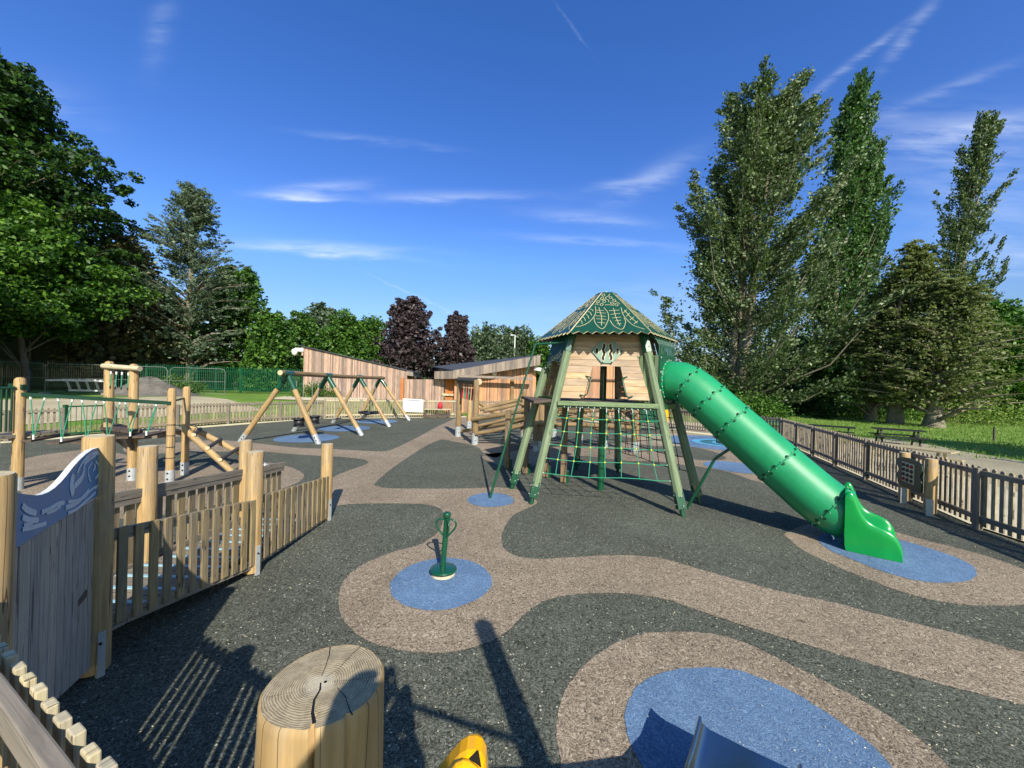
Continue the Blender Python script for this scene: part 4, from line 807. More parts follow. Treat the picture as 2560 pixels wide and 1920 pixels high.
shrub('scrubby plants beside the gravel heap', 445, 31, 1.6, 1.3, 'midleaf', 50, .16)
# far wood that closes the horizon: one mass
def far_wood():
    P = []; t0 = MB()
    for k in range(1500):
        x = random.uniform(-150, 190); y = 95 + random.uniform(0, 18) - abs(x) * .12; h = 9 + 3 * math.sin(x * .11) + 2 * math.sin(x * .37 + 1)
        if -14 < x < 8: h -= 3.5
        P.append((x, y, random.uniform(0.2, h)))
    par = thing('woodland', (0, 95, 0), 'far dark belt of woodland behind everything', 'woodland'); par['kind'] = 'stuff'; del par['category']
    P = np.array(P); g = RNG.normal(size=(len(P), 26, 3)) * 1.3
    o = leaves_mesh('woodland_foliage', par, (P[:, None, :] + g).reshape(-1, 3), 1.0, M['darkleaf'], .75)
    o.parent = None; o.location = par.location; o['kind'] = 'stuff'; o['label'] = par['label']; o.name = 'woodland_mass'; bpy.data.objects.remove(par)
far_wood()
def grass_tufts():
    pts = []
    while len(pts) < 26000:
        k = random.random()
        if k < .3: x = random.uniform(-24, -3); y = random.uniform(14, 34); dl_, db_ = (x + 13.7) * -.925 + (y - 18.6) * .381, (x + 10.87) * -.403 + (y - 22.4) * .915; ok = (.9 < dl_ < 2.9 and db_ < .7) or (.7 < db_ < 6 and x > -13.5)
        else:
            y = 14 + 46 * random.random() ** 1.3; x = y * random.uniform(.55, 1.4) ; ok = x > 16 + (y - 17) * .05 and (x - 17 > (22 - y) * -.0 if y < 22 else True)
            ok = ok and not (14 < y < 19 and x < 22 and random.random() < .7)
        if ok: pts.append((x, y, hgt(x, y) + .06))
    P = np.array(pts); n = len(P)
    par = thing('grass_holder', (0, 0, 0), 'x', 'x'); o = leaves_mesh('grass', par, P, .13, M['blade'], .22, dirs=np.tile(np.array([0, 0, 1.6]), (n, 1)))
    o.parent = None; o['kind'] = 'stuff'; o['label'] = 'rough meadow grass beyond the fences'; bpy.data.objects.remove(par)
grass_tufts()
def litter():
    n = 8000; P = []
    while len(P) < n:
        y = 1.6 + 17 * random.random() ** 1.8; x = random.uniform(-1.1, 1.35) * y
        if x < -3.2 and y < 9: continue
        if math.sin(x * 1.7 + 1.3 * y) + math.sin(y * 2.1 - x) < random.uniform(-2.4, 1.6): continue
        if x > 7.6 + (y - 6) * .35: continue
        P.append((x, y, .016))
    P = np.array(P); par = thing('litter_holder', (0, 0, 0), 'x', 'x'); o = leaves_mesh('dry_litter', par, P, .0115, M['chip'], .35, spread=.6, dirs=RNG.normal(size=(n, 3)) * np.array([1.2, 1.2, .05]))
    o.parent = None; o['kind'] = 'stuff'; o['label'] = 'dry leaf scraps scattered over the rubber surface'; bpy.data.objects.remove(par)
litter()

# ------------------------------------------------------------------ tower with tube slide
TC = Vector((2.03, 8.56, 0)); EU = Vector((math.cos(R(10)), -math.sin(R(10)), 0)); EV = Vector((math.sin(R(10)), math.cos(R(10)), 0))
def T(u, v, z, k=0):
    """tower frame; k = number of 120 degree turns"""
    a = R(120 * k); uu = u * math.cos(a) - v * math.sin(a); vv = u * math.sin(a) + v * math.cos(a)
    return TC + EU * uu + EV * vv + Vector((0, 0, z))
def legpt(z, s, k): # s = -1 left, +1 right leg of long side k
    f = z / 3.28; return T(s * lerp(1.375, .72, f), lerp(-1.43, -.88, f), z, k)
def wallv(z): return lerp(-1.43, -.88, z / 3.28) + .07
tw = thing('play_tower', TC, 'tall wooden play tower on splayed green legs with a patterned green roof', 'play tower')
def tower():
    for k in range(3):
        for s in (-1, 1):
            top = 2.68 if (k == 2 and s == 1) else 3.2
            mb = MB(); mb.path([legpt(.34, s, k), legpt(top, s, k)], .088, M['leg'], 8, flat=True, rot=.39)
            for q in (-1, 1): pass
            lg = mb.build('leg', tw, bevel=.008)
            mb = MB(); a, b = legpt(.0, s, k), legpt(.22, s, k); mb.path([a, legpt(.2, s, k)], .042, M['green'], 10)
            mb.path([legpt(.13, s, k), legpt(.42, s, k)], .102, M['green'], 4, flat=True, rot=.785)
            for zz in (.2, .36):
                for an in (0, 1.57, 3.14, 4.71): p = legpt(zz, s, k) + Vector((math.cos(an + .2), math.sin(an + .2), 0)) * .088; mb.ball(p, .014, M['steel'], 6)
            mb.build('leg_shoe', lg)
            if top > 3:
                mb = MB(); mb.path([legpt(2.98, s, k), legpt(3.34, s, k)], .1, M['green'], 6, flat=True); 
                for an in (4.2, 4.9): p = legpt(3.1, s, k) + Vector((math.cos(an), math.sin(an), 0)) * .096; mb.ball(p, .013, M['steel'], 6)
                mb.build('leg_cap', lg)
    # platform
    zp = 2.0; hexa = []
    for k in range(3): hexa += [T(-1.0, -1.14, zp - .07, k), T(1.0, -1.14, zp - .07, k)]
    mb = MB(); mb.prism(hexa, (0, 0, .06), M['deck']); mb.build('platform', tw)
    for k in range(3): mb = MB(); mb.beam(T(-.93, -1.2, zp - .045, k), T(.95, -1.2, zp - .045, k), .05, .085, M['leg']); mb.build('platform_edge', tw)
    mb = MB()
    for k in range(3):
        mb.beam(T(-.95, -1.15, zp - .11, k), T(.95, -1.15, zp - .11, k), .05, .05, M['green'])
        for i in range(15): mb.ball(T(-.8 + i * .115, -1.19, zp - .12, k), .016, M['steel'], 5)
    for k in range(3): a = T(1.0, -1.14, zp - .07, k); b = T(-1.0, -1.14, zp - .07, (k + 1) % 3); mb.beam(a, b, .06, .1, M['green'])
    mb.build('platform_frame', tw)
    # walls: horizontal planks with a tapered doorway on each long side
    H0, H1 = zp + .05, 3.36; n = 10; ph = (H1 - H0) / n
    for k in range(3):
        mb = MB()
        def hw(z): return lerp(.90, .62, (z - H0) / (H1 - H0))
        def ow(z): return lerp(.42, .27, (z - H0) / .66)
        for i in range(n):
            z0, z1 = H0 + i * ph, H0 + (i + 1) * ph - .006; zm = H0 + .665; off = T(0, random.uniform(-.004, .004), 0, k) - TC; nn = T(0, .03, 0, k) - TC
            segs = [(-hw(z0), -ow(z0), -ow(z1), -hw(z1)), (ow(z0), hw(z0), hw(z1), ow(z1))] if z1 < zm + .02 else [(-hw(z0), hw(z0), hw(z1), -hw(z1))]
            for (a, b, cc, d) in segs:
                r = random.random() * 5
                mb.prism([T(a, wallv(z0), z0, k) + off, T(b, wallv(z0), z0, k) + off, T(cc, wallv(z1), z1, k) + off, T(d, wallv(z1), z1, k) + off], nn, M['plank'], [(0, a), (0, b), (ph, cc), (ph, d)])
        mb.build('wall', tw)
    # handles in the front doorway
    for s in (-1, 1):
        mb = MB(); mb.path([T(s * .40, wallv(2.6) - .02, 2.5), T(s * .30, wallv(2.6) - .09, 2.47), T(s * .305, wallv(2.5) - .1, 2.42), T(s * .37, wallv(2.2) - .1, 2.14), T(s * .42, wallv(2.2) - .09, 2.1), T(s * .5, wallv(2.1) - .02, 2.12)], .014, M['green'], 8); mb.build('handle', tw)
    # centre pole
    mb = MB(); mb.path([TC, TC + Vector((0, 0, 3.9))], .075, M['green'], 16); mb.build('centre_pole', tw)
    # diamond window panel
    dp = MB(); cxw, czw = .01, 2.99
    def F(u, z, d=0): return T(u, wallv(z) - .012 - d, z)
    shape = [(-.31, .02), (-.13, .23), (-.06, .2), (0, .13), (.06, .2), (.13, .23), (.31, .02), (.1, -.225), (-.1, -.225)]
    dp.prism([F(cxw + u, czw + z) for u, z in shape], T(0, -.02, 0) - TC, M['panel']); wp = dp.build('window_panel', tw)
    def slot(pts, r, rim):
        out = MB(); ribbon(out, [F(cxw + u, czw + z, .023) for u, z in pts], r + rim, M['cream'], T(0, -.004, 0) - TC); out.build('slot_rim', wp)
        out = MB(); ribbon(out, [F(cxw + u, czw + z, .029) for u, z in pts], r, M['black'], T(0, -.004, 0) - TC); out.build('slot', wp)
    for s in (-1, 1):
        slot([(s * (.07 + .012 * math.sin(z * 40)), z) for z in [-.15 + .02 * i for i in range(16)]], .022, .016)
        slot([(s * (.19 + .012 * math.cos(z * 20)), .02 + z) for z in [-.04 + .01 * i for i in range(9)]], .024, .014)
    bb = MB()
    for u, z in ((-.285, .02), (.285, .02), (-.09, -.215), (.09, -.215)): bb.ball(F(cxw + u, czw + z, .03), .016, M['dgreen'], 8)
    bb.build('bolts', wp)
def ribbon(mb, pts, w, mat, th):
    """flat raised line along 3D points lying in a plane with thickness vector th"""
    pts = [Vector(p) for p in pts]; nrm = Vector(th).normalized(); Lf, Rt = [], []
    for i, p in enumerate(pts):
        d = (pts[min(i + 1, len(pts) - 1)] - pts[max(i - 1, 0)]).normalized(); sd = d.cross(nrm).normalized(); e = d * w if i in (0, len(pts) - 1) else Vector((0, 0, 0)); e = -e if i == 0 else e
        k = .45 if i in (0, len(pts) - 1) else 1
        if i == 0: Lf.append(p - d * w * .7 + sd * w * .5); Rt.append(p - d * w * .7 - sd * w * .5)
        Lf.append(p + sd * w); Rt.append(p - sd * w)
        if i == len(pts) - 1: Lf.append(p + d * w * .7 + sd * w * .5); Rt.append(p + d * w * .7 - sd * w * .5)
    th = Vector(th); n = len(Lf)
    mb.grid([[q + th for q in Lf], [q + th for q in Rt]], mat, smooth=False)
    mb.grid([[q for q in Lf], [q + th for q in Lf]], mat, smooth=False); mb.grid([[q + th for q in Rt], [q for q in Rt]], mat, smooth=False)
tower()
def roof():
    Z0, Z1 = 3.34, 4.33; RE, RT = 1.47, .22; rf = MB(); ang = [R(240 - 10 + 60 * i) for i in range(7)]
    C2 = TC + Vector((.02, 0, 0))
    rt = None; panels = []
    outl = [[(730, 548), (830, 530), (930, 480), (1000, 400), (1018, 330), (1005, 265)], [(995, 425), (1010, 480), (1050, 530), (1115, 572), (1160, 560), (1200, 500), (1225, 420), (1200, 340), (1145, 285)], [(1065, 280), (1110, 400), (1118, 530)],
        [(1030, 322), (1145, 325)], [(1030, 352), (1175, 365)], [(1020, 400), (1180, 410)], [(1030, 440), (1185, 452)], [(1058, 490), (1170, 498)],
        [(1245, 460), (1300, 530), (1380, 572), (1440, 575), (1480, 500), (1482, 465), (1460, 430)], [(1298, 295), (1340, 430), (1400, 535)], [(1230, 330), (1390, 322)], [(1255, 382), (1400, 368)], [(1280, 432), (1415, 420)], [(1325, 470), (1415, 462)], [(1355, 510), (1415, 505)],
        [(1418, 285), (1440, 370), (1500, 450), (1600, 530), (1755, 578)], [(1470, 320), (1560, 420), (1660, 500)], [(1455, 360), (1505, 320)], [(1495, 410), (1550, 365)], [(1550, 460), (1610, 420)], [(1610, 510), (1665, 475)],
        [(925, 300), (955, 312), (975, 335)], [(895, 335), (935, 360), (955, 395)], [(865, 375), (900, 405), (918, 440)], [(825, 415), (850, 440), (865, 470)], [(790, 460), (812, 485), (815, 510)],
        [(1232, 72), (1210, 105), (1165, 130), (1180, 155), (1215, 170), (1220, 200)], [(1070, 165), (1130, 165), (1175, 150)], [(1000, 235), (1035, 225), (1050, 245)], [(1160, 245), (1220, 240), (1300, 255)], [(1320, 195), (1360, 205), (1400, 235)]]
    rings = [(1130, 90), (1110, 140), (1247, 130), (1047, 195), (1147, 190), (1307, 175), (1107, 237), (1272, 217), (1343, 242)]
    root = MB()
    for i in range(6):
        A = C2 + Vector((math.cos(ang[i]), math.sin(ang[i]), 0)) * RE + Vector((0, 0, Z0)); B = C2 + Vector((math.cos(ang[i + 1]), math.sin(ang[i + 1]), 0)) * RE + Vector((0, 0, Z0))
        C_ = C2 + Vector((math.cos(ang[i + 1]), math.sin(ang[i + 1]), 0)) * RT + Vector((0, 0, Z1)); D_ = C2 + Vector((math.cos(ang[i]), math.sin(ang[i]), 0)) * RT + Vector((0, 0, Z1))
        nrm = (B - A).cross(D_ - A).normalized()
        def P(s, t, h=0.): 
            a = A.lerp(B, (s + 1) / 2); d = D_.lerp(C_, (s + 1) / 2); return a.lerp(d, t) + nrm * h
        mb = MB(); edge = []; nt = 9
        for j in range(nt): edge += [P(-1 + 2 * j / nt, 0.0 if j else -.01), P(-1 + 2 * (j + .55 + random.uniform(-.15, .15)) / nt, -.055 if j % 1 == 0 else 0)]
        edge += [P(1, -.01), P(1, 1), P(-1, 1)]
        mb.prism(edge, nrm * .02, M['roof'], side=M['cream']); rt = rt or None; po = mb.build('roof_panel', tw)
        if i in (0, 1, 5, 4, 2, 3):
            mb = MB()
            def m2(x, y):
                t = (600 - y) / 555.; w = lerp(595, 82, t); cx = lerp(1245, 1188, t); return ((x - cx) / w, t)
            for ln in outl:
                q = catmull([m2(x, y) for x, y in ln], False, 4) if len(ln) > 2 else [m2(*ln[0]), m2(*ln[1])]
                ribbon(mb, [P(s, max(.01, min(.985, t)), .021) for s, t in q if abs(s) < .99], .0052, M['roofline'], nrm * .004)
            for x, y in rings:
                s0, t0 = m2(x, y); sx = 24 / lerp(595, 82, t0); q = [(s0 + sx * math.cos(a), t0 + .032 * math.sin(a)) for a in [6.2832 * j / 14 for j in range(15)]]; ribbon(mb, [P(s, t, .021) for s, t in q], .0052, M['roofline'], nrm * .004)
            ribbon(mb, [P(-.985, .0, .021), P(-.95, 1, .021)], .006, M['roofline'], nrm * .004)
            mb.build('leaf_pattern', po)
    mb = MB(); mb.prism([C2 + Vector((math.cos(a), math.sin(a), 0)) * (RT + .015) + Vector((0, 0, Z1)) for a in ang[:6]], (0, 0, .025), M['roof'])
    mb.path([C2 + Vector((0.03 * math.cos(a), 0, Z1 + .05 + .03 * math.sin(a))) for a in [6.283 * j / 12 for j in range(13)]], .006, M['steel'], 6, cap=False); mb.build('roof_cap', tw)
roof()
def tower_sides():
    # arched leaf panel on the left short side
    A = lambda z: T(-lerp(1.0, .70, (z - 2) / 1.3), lerp(-1.08, -.84, (z - 2) / 1.3), z)
    B = lambda z: T(-lerp(1.43, 1.10, (z - 2) / 1.3), lerp(-.34, -.27, (z - 2) / 1.3), z)
    def Q(s, z, h=0.):
        a, b = B(z), A(z); nrm = (A(2.6) - B(2.6)).cross(Vector((0, 0, 1))).normalized(); return a.lerp(b, s) + nrm * h
    nrm = (A(2.6) - B(2.6)).cross(Vector((0, 0, 1))).normalized()
    if nrm.dot(A(2.6) - TC) < 0: nrm = -nrm
    def Q(s, z, h=0.): return B(z).lerp(A(z), s) + nrm * h
    arch = [Q(0, 2.63), Q(.05, 2.66)] + [Q(.5 - .42 * math.cos(a), 2.66 + .16 * math.sin(a)) for a in [math.pi * j / 10 for j in range(1, 10)]] + [Q(.95, 2.66), Q(1, 2.63), Q(1, 3.36), Q(0, 3.36)]
    mb = MB(); mb.prism(arch, nrm * .02, M['roof']); pn = mb.build('arch_panel', tw); mb = MB()
    def z2(x, y): return ((x - 1190) / 670., 2.63 + (605 - y) / 1480.)
    L2 = [[(1370, 160), (1330, 250), (1310, 330), (1310, 410), (1265, 510)], [(1450, 160), (1400, 270), (1340, 400), (1350, 450), (1410, 430)], [(1640, 10), (1580, 110), (1500, 230), (1430, 330)], [(1480, 150), (1550, 140)], [(1440, 230), (1520, 215)], [(1400, 310), (1460, 300)], [(1580, 160), (1560, 270)], [(1520, 240), (1500, 330)],
        [(1590, 320), (1640, 420), (1720, 470), (1790, 440), (1800, 330), (1770, 150)], [(1740, 200), (1720, 300), (1710, 420)], [(1680, 300), (1720, 260)], [(1680, 370), (1715, 340)], [(1760, 350), (1720, 380)], [(1760, 290), (1725, 310)], [(1880, 100), (1830, 180), (1840, 300), (1820, 420), (1770, 500)], [(1860, 200), (1880, 150), (1930, 150), (1930, 220), (1890, 230), (1920, 280)],
        [(1240, 360), (1230, 420), (1260, 460), (1300, 430), (1290, 380), (1245, 370)], [(1640, 80), (1640, 180), (1600, 260)], [(1700, 150), (1640, 220), (1580, 280)], [(1640, 560 - 400), (1740, 560 - 440)]]
    for ln in L2:
        q = catmull([z2(x, y) for x, y in ln], False, 4) if len(ln) > 2 else [z2(*ln[0]), z2(*ln[1])]
        ribbon(mb, [Q(s, z, .021) for s, z in q if 0 < s < 1], .0065, M['cream'], nrm * .003)
    for s, z in ((.14, 2.98), (.93, 3.05), (.06, 2.67), (.95, 2.68)): mb.ball(Q(s, z, .03), .018, M['steel'], 6)
    mb.build('leaf_engraving', pn)
    mb = MB(); mb.beam(Q(-.03, 1.97, -.02), Q(1.0, 1.97, -.02), .03, .16, M['dgreen']); mb.build('kick_board', tw)
    # entrance shelf on the left
    mb = MB(); p = [Q(-.1, 1.97, .0), Q(1.0, 1.97, .0), Q(.95, 1.93, .42), Q(-.25, 1.99, .3)]; mb.prism(p, (0, 0, .05), M['deck']); mb.build('entry_step', tw)
    # thin climbing pole with top bar
    t = thing('climbing_pole', G(1224, 1246), 'thin leaning green pole on a blue disc at the left side of the tower', 'pole'); f = G(1224.5, 1246); tp_ = AT(1338, 861, 7.95); e = AT(1413, 856, 7.82)
    mb = MB(); mb.path([f, f.lerp(tp_, .35)], .026, M['green'], 10); mb.path([f.lerp(tp_, .33), tp_ - (tp_ - f) * .012, tp_, tp_ + (e - tp_) * .1, e], .021, M['green'], 10); mb.build('pole', t)
    # right short side: slatted timber sides, green hood of bent bars, mouth plate
    w = Vector((math.cos(R(-40)), math.sin(R(-40)), 0)); sd = Vector((-w.y, w.x, 0))
    def S(t, s, z): return TC + w * t + sd * s + Vector((0, 0, z))
    for s in (-1, 1):
        mb = MB()
        for i in range(5): mb.beam(S(.93 + .1 * i, s * .44, 2.0), S(.93 + .1 * i, s * .44, 2.92), .075, .045, M['leg'], side=w)
        mb.build('side_slats', tw)
    mb = MB(); mb.prism([S(1.38, -.47, 1.93), S(1.38, .47, 1.93), S(1.38, .47, 2.93), S(1.38, -.47, 2.93)], w * .025, M['green'])
    for zz in (1.97, 2.25, 2.6, 2.88):
        for s in (-.44, .44): mb.ball(S(1.41, s, zz), .016, M['steel'], 6)
    mp = mb.build('mouth_plate', tw)
    mb = MB()
    for i in range(11):
        s = -.45 + .09 * i; mb.path([S(1.37, s, 2.9), S(1.37, s, 3.1), S(1.33, s, 3.2), S(1.25, s, 3.28), S(.9, s, 3.5)], .013, M['green'], 7)
    mb.beam(S(1.37, -.45, 2.94), S(1.37, .45, 2.94), .03, .03, M['green']); mb.build('hood_bars', tw)
    mb = MB(); mb.prism([S(1.27, -.46, 3.28), S(1.27, .46, 3.28), S(.9, .46, 3.5), S(.9, -.46, 3.5)], (0, 0, .012), M['green']); mb.build('hood_top', tw)
    # tube slide is its own part group
    sl = thing('tube_slide', S(4.2, 0, 0), 'big green plastic tube slide running down from the tower to the blue patch', 'slide')
    path = [(1.36, 2.44), (1.5, 2.445), (1.65, 2.43), (1.8, 2.36), (1.98, 2.22), (2.16, 2.06), (2.55, 1.70), (3.25, 1.07), (3.72, .66), (3.92, .51), (4.03, .455), (4.13, .43)]
    rad = .37; pts = [S(t, 0, z) for t, z in path]; n = 40
    mb = MB(); mb.path(pts, rad, M['tube'], n, cap=False); tb = mb.build('tube', sl)
    tb.modifiers.new('thick', 'SOLIDIFY').thickness = .015
    def frame(i): 
        d = (pts[i + 1] - pts[i - 1]).normalized(); up = (Vector((0, 0, 1)) - d * d.z).normalized(); return d, up, d.cross(up)
    def ringat(p, d, rr, nm):
        up = (Vector((0, 0, 1)) - d * d.z).normalized(); x = d.cross(up).normalized(); mb = MB()
        q = [p + (x * math.cos(a) + up * math.sin(a)) * rr for a in [6.28318 * j / 36 for j in range(37)]]; mb.path(q, .014, M['tube'], 6, cap=False)
        rg = mb.build('joint_ring', sl)
        for j in range(20):
            mb = MB(); a = 6.28318 * j / 20; o = p + (x * math.cos(a) + up * math.sin(a)) * (rr + .004)
            tdir = (x * -math.sin(a) + up * math.cos(a)); sgn = 1 if j % 2 else -1
            mb.beam(o + d * .012 * sgn, o + d * .046 * sgn, .055, .022, M['dgreen'], side=tdir, taper=.3); mb.ball(o - d * .018 * sgn + (o - p).normalized() * .008, .008, M['steel'], 5)
            mb.build('bolt', rg)
    for i in (3, 5, 6, 7, 9):
        d, _, _ = frame(i); 
        if i == 6: d = (pts[7] - pts[5]).normalized()
        ringat(pts[i], d, rad + .018, '')
    mb = MB(); q = [S(1.41, (rad + .02) * math.cos(a), 2.44 + (rad + .02) * math.sin(a)) for a in [6.28318 * j / 36 for j in range(37)]]; mb.path(q, .018, M['tube'], 6, cap=False)
    for j in range(22): a = 6.28318 * j / 22; mb.ball(S(1.43, (rad + .045) * math.cos(a), 2.44 + (rad + .045) * math.sin(a)), .013, M['steel'], 5)
    mb.build('mouth_ring', sl)
    # exit scoop: collar and open trough, swept sections
    mb = MB(); secs = []
    prof = [(4.10, .83, .07), (4.13, .87, .07), (4.17, .87, .07), (4.21, .80, .07), (4.25, .66, .08), (4.31, .53, .09), (4.38, .46, .10), (4.46, .43, .11), (4.53, .41, .11), (4.60, .375, .11), (4.65, .31, .11), (4.685, .22, .10), (4.70, .12, .07), (4.695, .03, .02)]
    for t, h, fl in prof:
        wd = .43 if t < 4.6 else .42; r_ = min(h * .5, .06); sec = []
        outer = [(-wd, .012), (-wd, h * .5), (-wd, h - r_), (-wd + .02, h - .01), (-wd + .045, h), (-wd + .075, h - .012), (-wd + .095, h - r_ - .02)]
        inner = [(-.30, fl + .12 * (h > .3)), (-.2, fl + .02), (0, fl), (.2, fl + .02), (.30, fl + .12 * (h > .3))]
        secl = outer + inner + [(-a, b) for a, b in reversed(outer)]
        secs.append([S(t + (.02 * math.cos(s * 3) if t > 4.58 else 0), s, max(.012, z)) for s, z in secl])
    mb.grid(secs, M['scoop'])
    # collar face around the tube mouth
    mb2 = MB(); ci, cm, co_ = [], [], []
    for q in range(49):
        a = 6.28318 * q / 48; ca, sa = math.cos(a), math.sin(a); k = min(.425 / max(abs(ca), 1e-6), .415 / max(abs(sa), 1e-6)); k = min(k, .5)
        ci.append(S(4.10, .34 * ca, .435 + .34 * sa)); co_.append(S(4.10, k * ca, .435 + k * sa))
    mb2.grid([ci, co_, [p + w * .02 for p in co_], [p + w * .02 for p in ci]], M['scoop'], smooth=False); mb2.build('collar_plate', sl)
    sc_ = mb.build('exit_scoop', sl, sub=1)
    # prop pole
    f = G(1717, 1271); a = pts[6] + Vector((0, 0, -.42)); mb = MB(); mb.path([f, f.lerp(a, .74) + Vector((-.10, 0, .06)), f.lerp(a, .8) + Vector((-.07, 0, .06)), a + Vector((0, 0, -.02))], .026, M['green'], 10)
    mb.beam(a + Vector((-.07, 0, .02)), a + Vector((.07, 0, .04)), .1, .07, M['dgreen']); mb.build('prop_pole', sl)
    for i in (5, 7):
        a = pts[i] + Vector((-.06, 0, -.43)); mb = MB(); mb.beam(a, a + Vector((.12, 0, 0)), .1, .06, M['dgreen']); mb.build('bracket', sl)
tower_sides()
def net(label, k, mat, knot, name='rope_net'):
    t = thing(name, T(0, -1.3, .5, k), label, 'climbing net'); top = 1.9; zs = [1.66, 1.40, 1.13, .86, .58]; nv = 7
    def V(i, z): f = (top - z) / (top - .58); return T(lerp(-.72 + .24 * i, -.93 + .31 * i, f) + .012 * math.sin(i * 2 + z * 5), lerp(-1.17, -1.33, f), z - .02 * math.sin(i) * f, k)
    mb = MB()
    for i in range(nv): mb.path([V(i, z) for z in [top, 1.8] + zs], .0085, M[mat], 6)
    mb.build('vertical_ropes', t); mb = MB()
    for z in zs:
        f = (1.9 - z) / 1.32; a = T(-lerp(1.0, 1.22, f), lerp(-1.15, -1.34, f), z + .02, k); b = T(lerp(1.0, 1.22, f), lerp(-1.15, -1.34, f), z + .02, k)
        mb.path([a] + [V(i, z) for i in range(nv)] + [b], .0085, M[mat], 6)
        for e, s in ((a, 1), (b, -1)): d = (V(0 if s == 1 else nv - 1, z) - e).normalized(); mb.path([e, e + d * .07], .014, M['steel'] if mat == 'rope' else M['blackplastic'], 6)
    mb.build('horizontal_ropes', t)
    for z in zs[:-1]:
        for i in range(nv): mb = MB(); mb.ball(V(i, z), .021, M[knot], 6); mb.build('connector', t)
    for i in range(nv): mb = MB(); mb.path([V(i, 1.9), V(i, 1.8)], .012, M['steel'], 6); mb.build('shackle', t)
net('green rope climbing net with yellow connectors on the front of the tower', 0, 'rope', 'knot')
net('black rope climbing net on the far right side of the tower', 1, 'blackrope', 'blackplastic')
def under_posts():
    L_ = [((1413.6, 1207), 1.95, 'square timber post with a green foot under the tower, nearest the centre pole'), ((1369, 1194), 1.95, 'square timber post with a green foot under the tower, between the two front net edges'), ((1318, 1185), 1.95, 'square timber post with a green foot visible between the two left tower legs'), ((1272, 1172), 1.6, 'shorter square timber post just left of the left tower legs')]
    for (q, h, lab) in L_:
        p = G(*q); t = thing('support_post', p, lab, 'post', 'square support posts under the tower'); mb = MB(); mb.beam(p + Vector((-.05, 0, .02)), p + Vector((-.05, 0, h)), .13, .13, M['log'], side=Vector((.9, -.3, 0))); mb.build('post', t, bevel=.01)
        mb = MB(); mb.beam(p + Vector((.03, .02, 0)), p + Vector((.03, .02, .28)), .09, .1, M['green'], side=Vector((.9, -.3, 0))); mb.build('foot', t)
under_posts()

